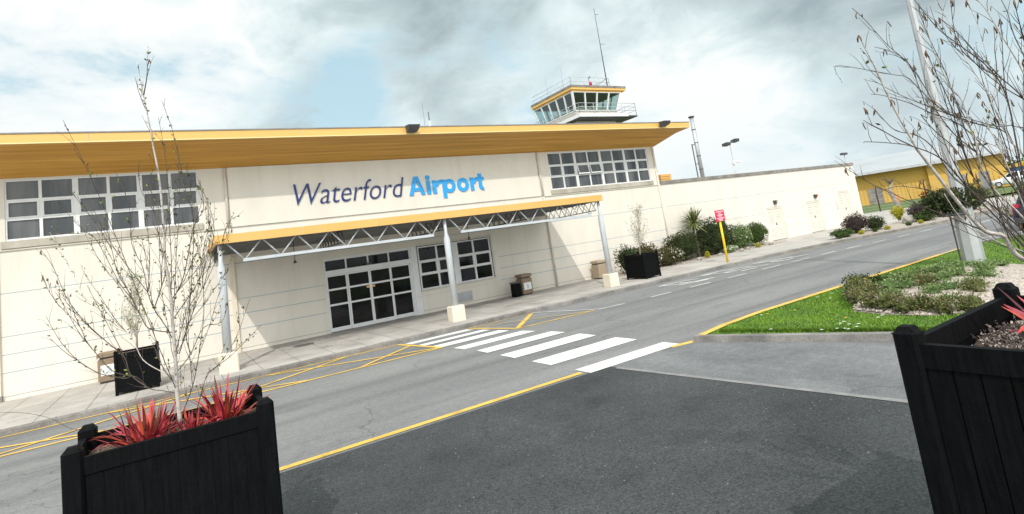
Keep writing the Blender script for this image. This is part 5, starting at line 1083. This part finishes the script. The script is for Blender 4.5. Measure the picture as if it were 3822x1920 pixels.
b = MB(); b.bbox(11.95, 12.30, -1.05, -.72, .02, .56, .03); b.build('body', MT['black'], t); b = MB(); b.bbox(11.93, 12.32, -1.07, -.70, .565, .62, .02); b.build('lid', MT['darkmetal'], t)
sp = thing('warning_sign', 'red warning sign with white lines of text on a yellow post at the pavement edge', 'sign', (20.97, -4.74, 0), 0)
m = MB(); m.tube([(20.97, -4.74, -.02), (20.97, -4.74, 2.0)], .05, 14); m.build('post', MT['signpost'], sp)
m = MB(); m.box(20.66, 21.27, -4.82, -4.795, 1.86, 2.36); pf = m.build('sign_plate', MT['signred'], sp)
m = MB(); R = random.Random(3)
for z, a, b in ((2.29, .05, .56), (2.22, .2, .4), (2.14, .12, .5), (2.085, .18, .42), (2.00, .05, .56), (1.945, .14, .46), (1.89, .2, .4)):
    x = 20.66 + a
    while x < 20.66 + b:
        l = R.uniform(.02, .05); m.box(x, min(x + l, 20.66 + b), -4.824, -4.8205, z - .016, z + .016); x += l + .012
m.build('text_lines', MT['signtext'], pf)
lp = thing('lamp_post', 'tall tapering grey lamp post standing on the grass island at the right', 'lamp post', (17.75, -14.96, 0))
def octo(x, y, r, z): return [(x + r * math.cos(.3927 + k * .7854), y + r * math.sin(.3927 + k * .7854), z) for k in range(8)]
m = MB(); m.hull(octo(17.72, -14.96, .245, -.03), octo(17.75, -14.96, .215, 1.45)); m.build('base_shaft', MT['galv'], lp)
m = MB(); m.hull(octo(17.75, -14.96, .15, 1.452), octo(17.78, -14.96, .065, 9.5)); m.build('upper_shaft', MT['galv'], lp)
m = MB(); m.bar((17.78, -14.96, 9.45), (19.2, -14.96, 9.6), .07); m.bbox(18.9, 19.7, -15.1, -14.8, 9.55, 9.7, .04); m.build('lamp_head', MT['galv'], lp)
m = MB(); m.box(17.49, 17.52, -14.76, -14.73, -.02, 1.35); m.build('dark_strip', MT['darkmetal'], lp)  # thin dark upright strip beside the base shaft
hb = thing('hanging_foliage', 'dark bushy evergreen basket wrapped round the lamp post', 'plant', (17.45, -14.8, 1.3))
m = MB(); clump(m, (17.45, -14.72, 1.62), (.36, .52, .33), 2600, .075, 91, .35, 3, .4, .6); m.build('foliage', MT['g_dark'], hb)
m = MB(); m.tube([(17.5, -14.8, 1.28), (17.5, -14.8, 1.34)], .32, 12); m.build('basket_ring', MT['darkmetal'], hb)

# ------------------------------------------------------------------ beyond the low wing
HL = Vector((71.6, 14.3, 0)); HU = Vector((.553, -.833, 0)); HN = Vector((-.833, -.553, 0))
def HP(s, o, z): p = HL + HU * s + HN * o; return (p.x, p.y, z)
def hbox(mb, s0, s1, o0, o1, z0, z1, mi=0):
    mb.hull([HP(s0, o1, z0), HP(s1, o1, z0), HP(s1, o0, z0), HP(s0, o0, z0)], [HP(s0, o1, z1), HP(s1, o1, z1), HP(s1, o0, z1), HP(s0, o0, z1)], mi)
hg = thing('hangar', 'ochre clad hangar with a pale sheet roof beyond the low wing', 'building', HP(4, 0, 0))
m = MB(); hbox(m, -14, 7, -22, 0, 0, 4.1); hbox(m, 7.001, 14.2, -22, .5, 0, 4.1)
for k in range(54): hbox(m, -13.9 + k * .385, -13.75 + k * .385, .001, .05, .2, 2.5)
m.build('wall', MT['hangar'], hg)
m = MB(); A = [HP(-15, 1.3, 4.12), HP(15.4, 1.5, 4.12), HP(15.4, -9.5, 6.35), HP(-8, -9.5, 6.35)]; B = [(x, y, z + .22) for x, y, z in A]; m.hull(A, B); A2 = [HP(-15, -22, 4.12), HP(-8, -9.52, 6.35), HP(15.4, -9.52, 6.35), HP(15.4, -22, 4.12)]; m.hull(A2, [(x, y, z + .22) for x, y, z in A2])
ro = m.build('roof', MT['hangarroof'], hg); m = MB(); hbox(m, -15, 15.4, 1.52, 1.62, 4.05, 4.28); m.build('gutter', MT['galv'], ro)
for s in (9.4, 11.6):
    m = MB(); hbox(m, s, s + .95, .502, .53, .25, 2.4); d_ = m.build('door', MT['rooftop'], hg); m = MB(); hbox(m, s + .75, s + .82, .532, .58, 1.2, 1.4); m.build('handle', MT['darkmetal'], d_)
m = MB(); hbox(m, .8, 2.3, .055, .10, .1, 2.3); m.build('roller_door', MT['coping'], hg)
gbk = MB(); rows = [(46, 9.5, -.10), (57.6, 7.3, -.12), (61.6, 5.6, -.12), (65, 1.6, -.12), (70, .6, -.12), (80, -2, -.12), (118, -12, -.12)]
vs = []
for k, dz in ((0, 0), (2.5, .45), (8, .5), (60, .6)):
    for x, y, z in rows:
        d = Vector((x, y + 21.4, 0)).normalized(); vs.append((x + d.x * k, y + d.y * k, z + dz))
nr = len(rows); gbk.add(vs, [(j * nr + i, j * nr + i + 1, (j + 1) * nr + i + 1, (j + 1) * nr + i) for j in range(3) for i in range(nr - 1)], 0, True)
struct('grass_bank', gbk, MT['field'])
for i, s in enumerate((2.9, 5.6)):
    p = HP(s, 3.5, .40); t = thing('traffic_cone', ['orange traffic cone at the grey roller door of the hangar', 'orange traffic cone in front of the ribbed hangar wall'][i], 'cone', p, 0, 'orange cones by the hangar')
    m = MB(); m.tube([p, (p[0], p[1], p[2] + .75)], [.24, .06], 10); m.box(p[0] - .3, p[0] + .3, p[1] - .3, p[1] + .3, p[2] - .02, p[2] + .05); m.build('cone_body', MT['orange'], t)
fn = thing('wire_fence', 'wire fence with dark posts before the hangar, right of the low wing', 'fence', (60, 7, 0))
FP = [(55.0, 9.0), (58.5, 6.3), (61.5, 3.4), (64.0, .8)]
for x, y in FP:
    m = MB(); m.tube([(x, y, -.1), (x, y, 2.1), (x - .25, y - .2, 2.45)], .06, 6); m.build('post', MT['bark2'], fn)
m = MB()
for a, b in zip(FP[:-1], FP[1:]):
    for k in range(7): m.tube([(*a, .25 + k * .3), (*b, .25 + k * .3)], .007, 4)
m.build('wire', MT['galv'], fn)
dt = thing('dead_tree', 'bare grey curved tree trunk with a few twigs before the hangar', 'tree', (56.2, 3.6, 0))
m = MB(); m.tube([(56.2, 3.6, -.1), (56.1, 3.7, .9), (55.8, 3.9, 1.8), (56.1, 3.7, 2.6)], [.26, .20, .17, .10], 9); m.build('trunk', MT['rock'], dt)
R = random.Random(8); m = MB()
for i in range(9):
    a = R.uniform(0, 6.28); p = Vector((56.0, 3.75, 2.3 + .04 * i)); q = p + Vector((math.cos(a) * 1.0, math.sin(a) * 1.0, R.uniform(.2, 1.0))); m.tube([p, p.lerp(q, .5) + Vector((0, 0, .15)), q], [.04, .025, .01], 5)
m.build('branch', MT['bark2'], dt)
def far(d, dist, z): return (d[0] * dist, -21.38 + d[1] * dist, z)
b0 = Vector(far((.9578, .2875), 122, 0)); bu = Vector((.29, -.957, 0)); bn = Vector((-.957, -.29, 0))
def BP(s, o, z): p = b0 + bu * s + bn * o; return (p.x, p.y, z)
def bbx(mb, s0, s1, o0, o1, z0, z1): mb.hull([BP(s0, o1, z0), BP(s1, o1, z0), BP(s1, o0, z0), BP(s0, o0, z0)], [BP(s0, o1, z1), BP(s1, o1, z1), BP(s1, o0, z1), BP(s0, o0, z1)])
ab = thing('yellow_shed', 'small building with a yellow arched front and blue shutters at the far right', 'building', BP(3, 0, 0))
m = MB(); bbx(m, -.3, 9, -8, 0, 0, 2.35)
ar = [BP(-.5 + 9.6 * k / 12, .3, 2.36 + 1.0 * math.sin(math.pi * k / 12)) for k in range(13)]; ar2 = [BP(-.5 + 9.6 * k / 12, -8, 2.36 + 1.0 * math.sin(math.pi * k / 12)) for k in range(13)]
m.hull(ar[::-1], ar2[::-1]); m.build('wall', MT['hangar'], ab)
m = MB(); bbx(m, .2, 3.6, .002, .06, .2, 2.3); m.build('shutter', MT['blue'], ab); m = MB(); bbx(m, 3.9, 8.4, .002, .06, .2, 2.3); m.build('shutter', MT['blue'], ab)
m = MB(); bbx(m, 1.6, 2.6, .062, .08, .3, 2.1); m.build('window', MT['pane'], ab)

def car(label, loc, rz, body, length=4.3, wid=1.74, h=1.46, plate=True):
    t = thing('car', label, 'car', loc, rz); o = Vector((0, 0, 0)); L_ = length / 2; W_ = wid / 2
    def bld(mb, n, m, par): q = mb.build(n, m, None, org=Vector((0, 0, 0))); q.parent = par; q.location = (0, 0, 0); return q
    def sect(x, zs, hw): return [(x, -hw * .86, zs[0]), (x, hw * .86, zs[0]), (x, hw, zs[0] + .12), (x, hw, (zs[0] + zs[1]) / 2 + .1), (x, hw * .93, zs[1]), (x, -hw * .93, zs[1]), (x, -hw, (zs[0] + zs[1]) / 2 + .1), (x, -hw, zs[0] + .12)]
    S = [sect(-L_, (.42, .78), W_ * .86), sect(-L_ + .12, (.30, .93), W_ * .96), sect(-L_ + .9, (.24, .97), W_), sect(0, (.23, .95), W_), sect(L_ - 1.2, (.24, .92), W_), sect(L_ - .25, (.28, .76), W_ * .93), sect(L_, (.38, .62), W_ * .80)]
    m = MB()
    for a, b in zip(S[:-1], S[1:]): m.hull(a, b, 0, True)
    bd = bld(m, 'body', MT[body], t)
    m = MB(); c = [[(-L_ + .25, W_ * .84, .93), (-L_ + .75, W_ * .68, h), (.25, W_ * .68, h), (L_ - 1.15, W_ * .84, .92)]]
    l_ = c[0]; r_ = [(x, -y, z) for x, y, z in l_]; m.hull([l_[0], l_[1], l_[2], l_[3]], [r_[0], r_[1], r_[2], r_[3]]); cb = bld(m, 'cabin', MT[body], t)
    g = MB(); e = .012
    def inset(q, k, n):
        q = [Vector(v) for v in q]; cc = sum(q, Vector()) / len(q); return [tuple(cc + (v - cc) * k + Vector(n) * e) for v in q]
    g.add(inset([l_[0], l_[1], r_[1], r_[0]], .86, (-1, 0, .6)), [(0, 1, 2, 3)]); g.add(inset([l_[2], l_[3], r_[3], r_[2]], .88, (1, 0, .6)), [(0, 1, 2, 3)])
    for q, sgn in ((l_, 1), (r_, -1)):
        a, b, d, f = [Vector(v) for v in q]; m1 = a.lerp(f, .5); m2 = b.lerp(d, .55)
        g.add(inset([a, b, m2, m1], .84, (0, sgn, .2)), [(0, 1, 2, 3)]); g.add(inset([m1, m2, d, f], .84, (0, sgn, .2)), [(0, 1, 2, 3)])
    bld(g, 'window', MT['pane_d'], t)
    for x in (-L_ + .78, L_ - .82):
        for y in (-W_ + .10, W_ - .10):
            m = MB(); m.tube([(x, y - .10, .31), (x, y + .10, .31)], .31, 18); w_ = bld(m, 'wheel', MT['tyre'], t); m = MB(); m.tube([(x, y - .105, .31), (x, y + .105, .31)], .19, 14); bld(m, 'rim', MT['galv'], w_)
    for s_ in (-1, 1):
        m = MB(); m.hull([(-L_ + .02, s_ * W_ * .66, .62), (-L_ + .02, s_ * W_ * .90, .62), (-L_ + .13, s_ * W_ * .985, .62), (-L_ + .2, s_ * W_ * .66, .62)], [(-L_ + .1, s_ * W_ * .66, 1.0), (-L_ + .1, s_ * W_ * .88, 1.0), (-L_ + .2, s_ * W_ * .96, 1.0), (-L_ + .28, s_ * W_ * .66, 1.0)]); bld(m, 'tail_light', MT['lampred'], t)
        m = MB(); m.box(L_ - .16, L_ - .04, s_ * W_ * .62 - .13, s_ * W_ * .62 + .13, .58, .72); bld(m, 'headlight', MT['steel'], t)
        m = MB(); m.hull([(.55, s_ * W_ * .9, .92), (.75, s_ * W_ * .9, .92), (.75, s_ * (W_ + .17), .95), (.6, s_ * (W_ + .17), .95)], [(.55, s_ * W_ * .9, 1.0), (.75, s_ * W_ * .9, 1.0), (.75, s_ * (W_ + .17), 1.08), (.6, s_ * (W_ + .17), 1.08)]); bld(m, 'mirror', MT[body], t)
    m = MB(); m.box(-L_ - .05, -L_ + .1, -W_ * .84, W_ * .84, .30, .50); bld(m, 'bumper', MT['darkmetal'], t)
    if plate: m = MB(); m.box(-L_ - .058, -L_ - .051, -.26, .26, .44, .55); bld(m, 'number_plate', MT['white'], t)
    return t
car('dark blue car seen from behind with a red tail light, cut by the right edge', (29.55, -13.92, RZ), rad(-4), 'card', 4.3, 1.74, 1.62)
car('white car parked side on in front of the far yellow shed', (76.9, 1.2, .42), rad(107), 'carw')
tb = MB()
for i in range(34):
    a = .36 - i * .021; d = 240 + 30 * math.sin(i * 1.7); x, y = math.cos(a) * d, -21 + math.sin(a) * d
    hgt = 4.2 + 1.6 * noise.noise(Vector((i * .8, 2, 0))); clump(tb, (x, y, hgt * .5), (5.5, 5.5, hgt * .62), 420, .9, 300 + i, .3, 1.5, .5)
tag(tb.build('tree_line', MT['g_mid']), 'distant belt of trees on the horizon at the far right', 'trees', kind='stuff')
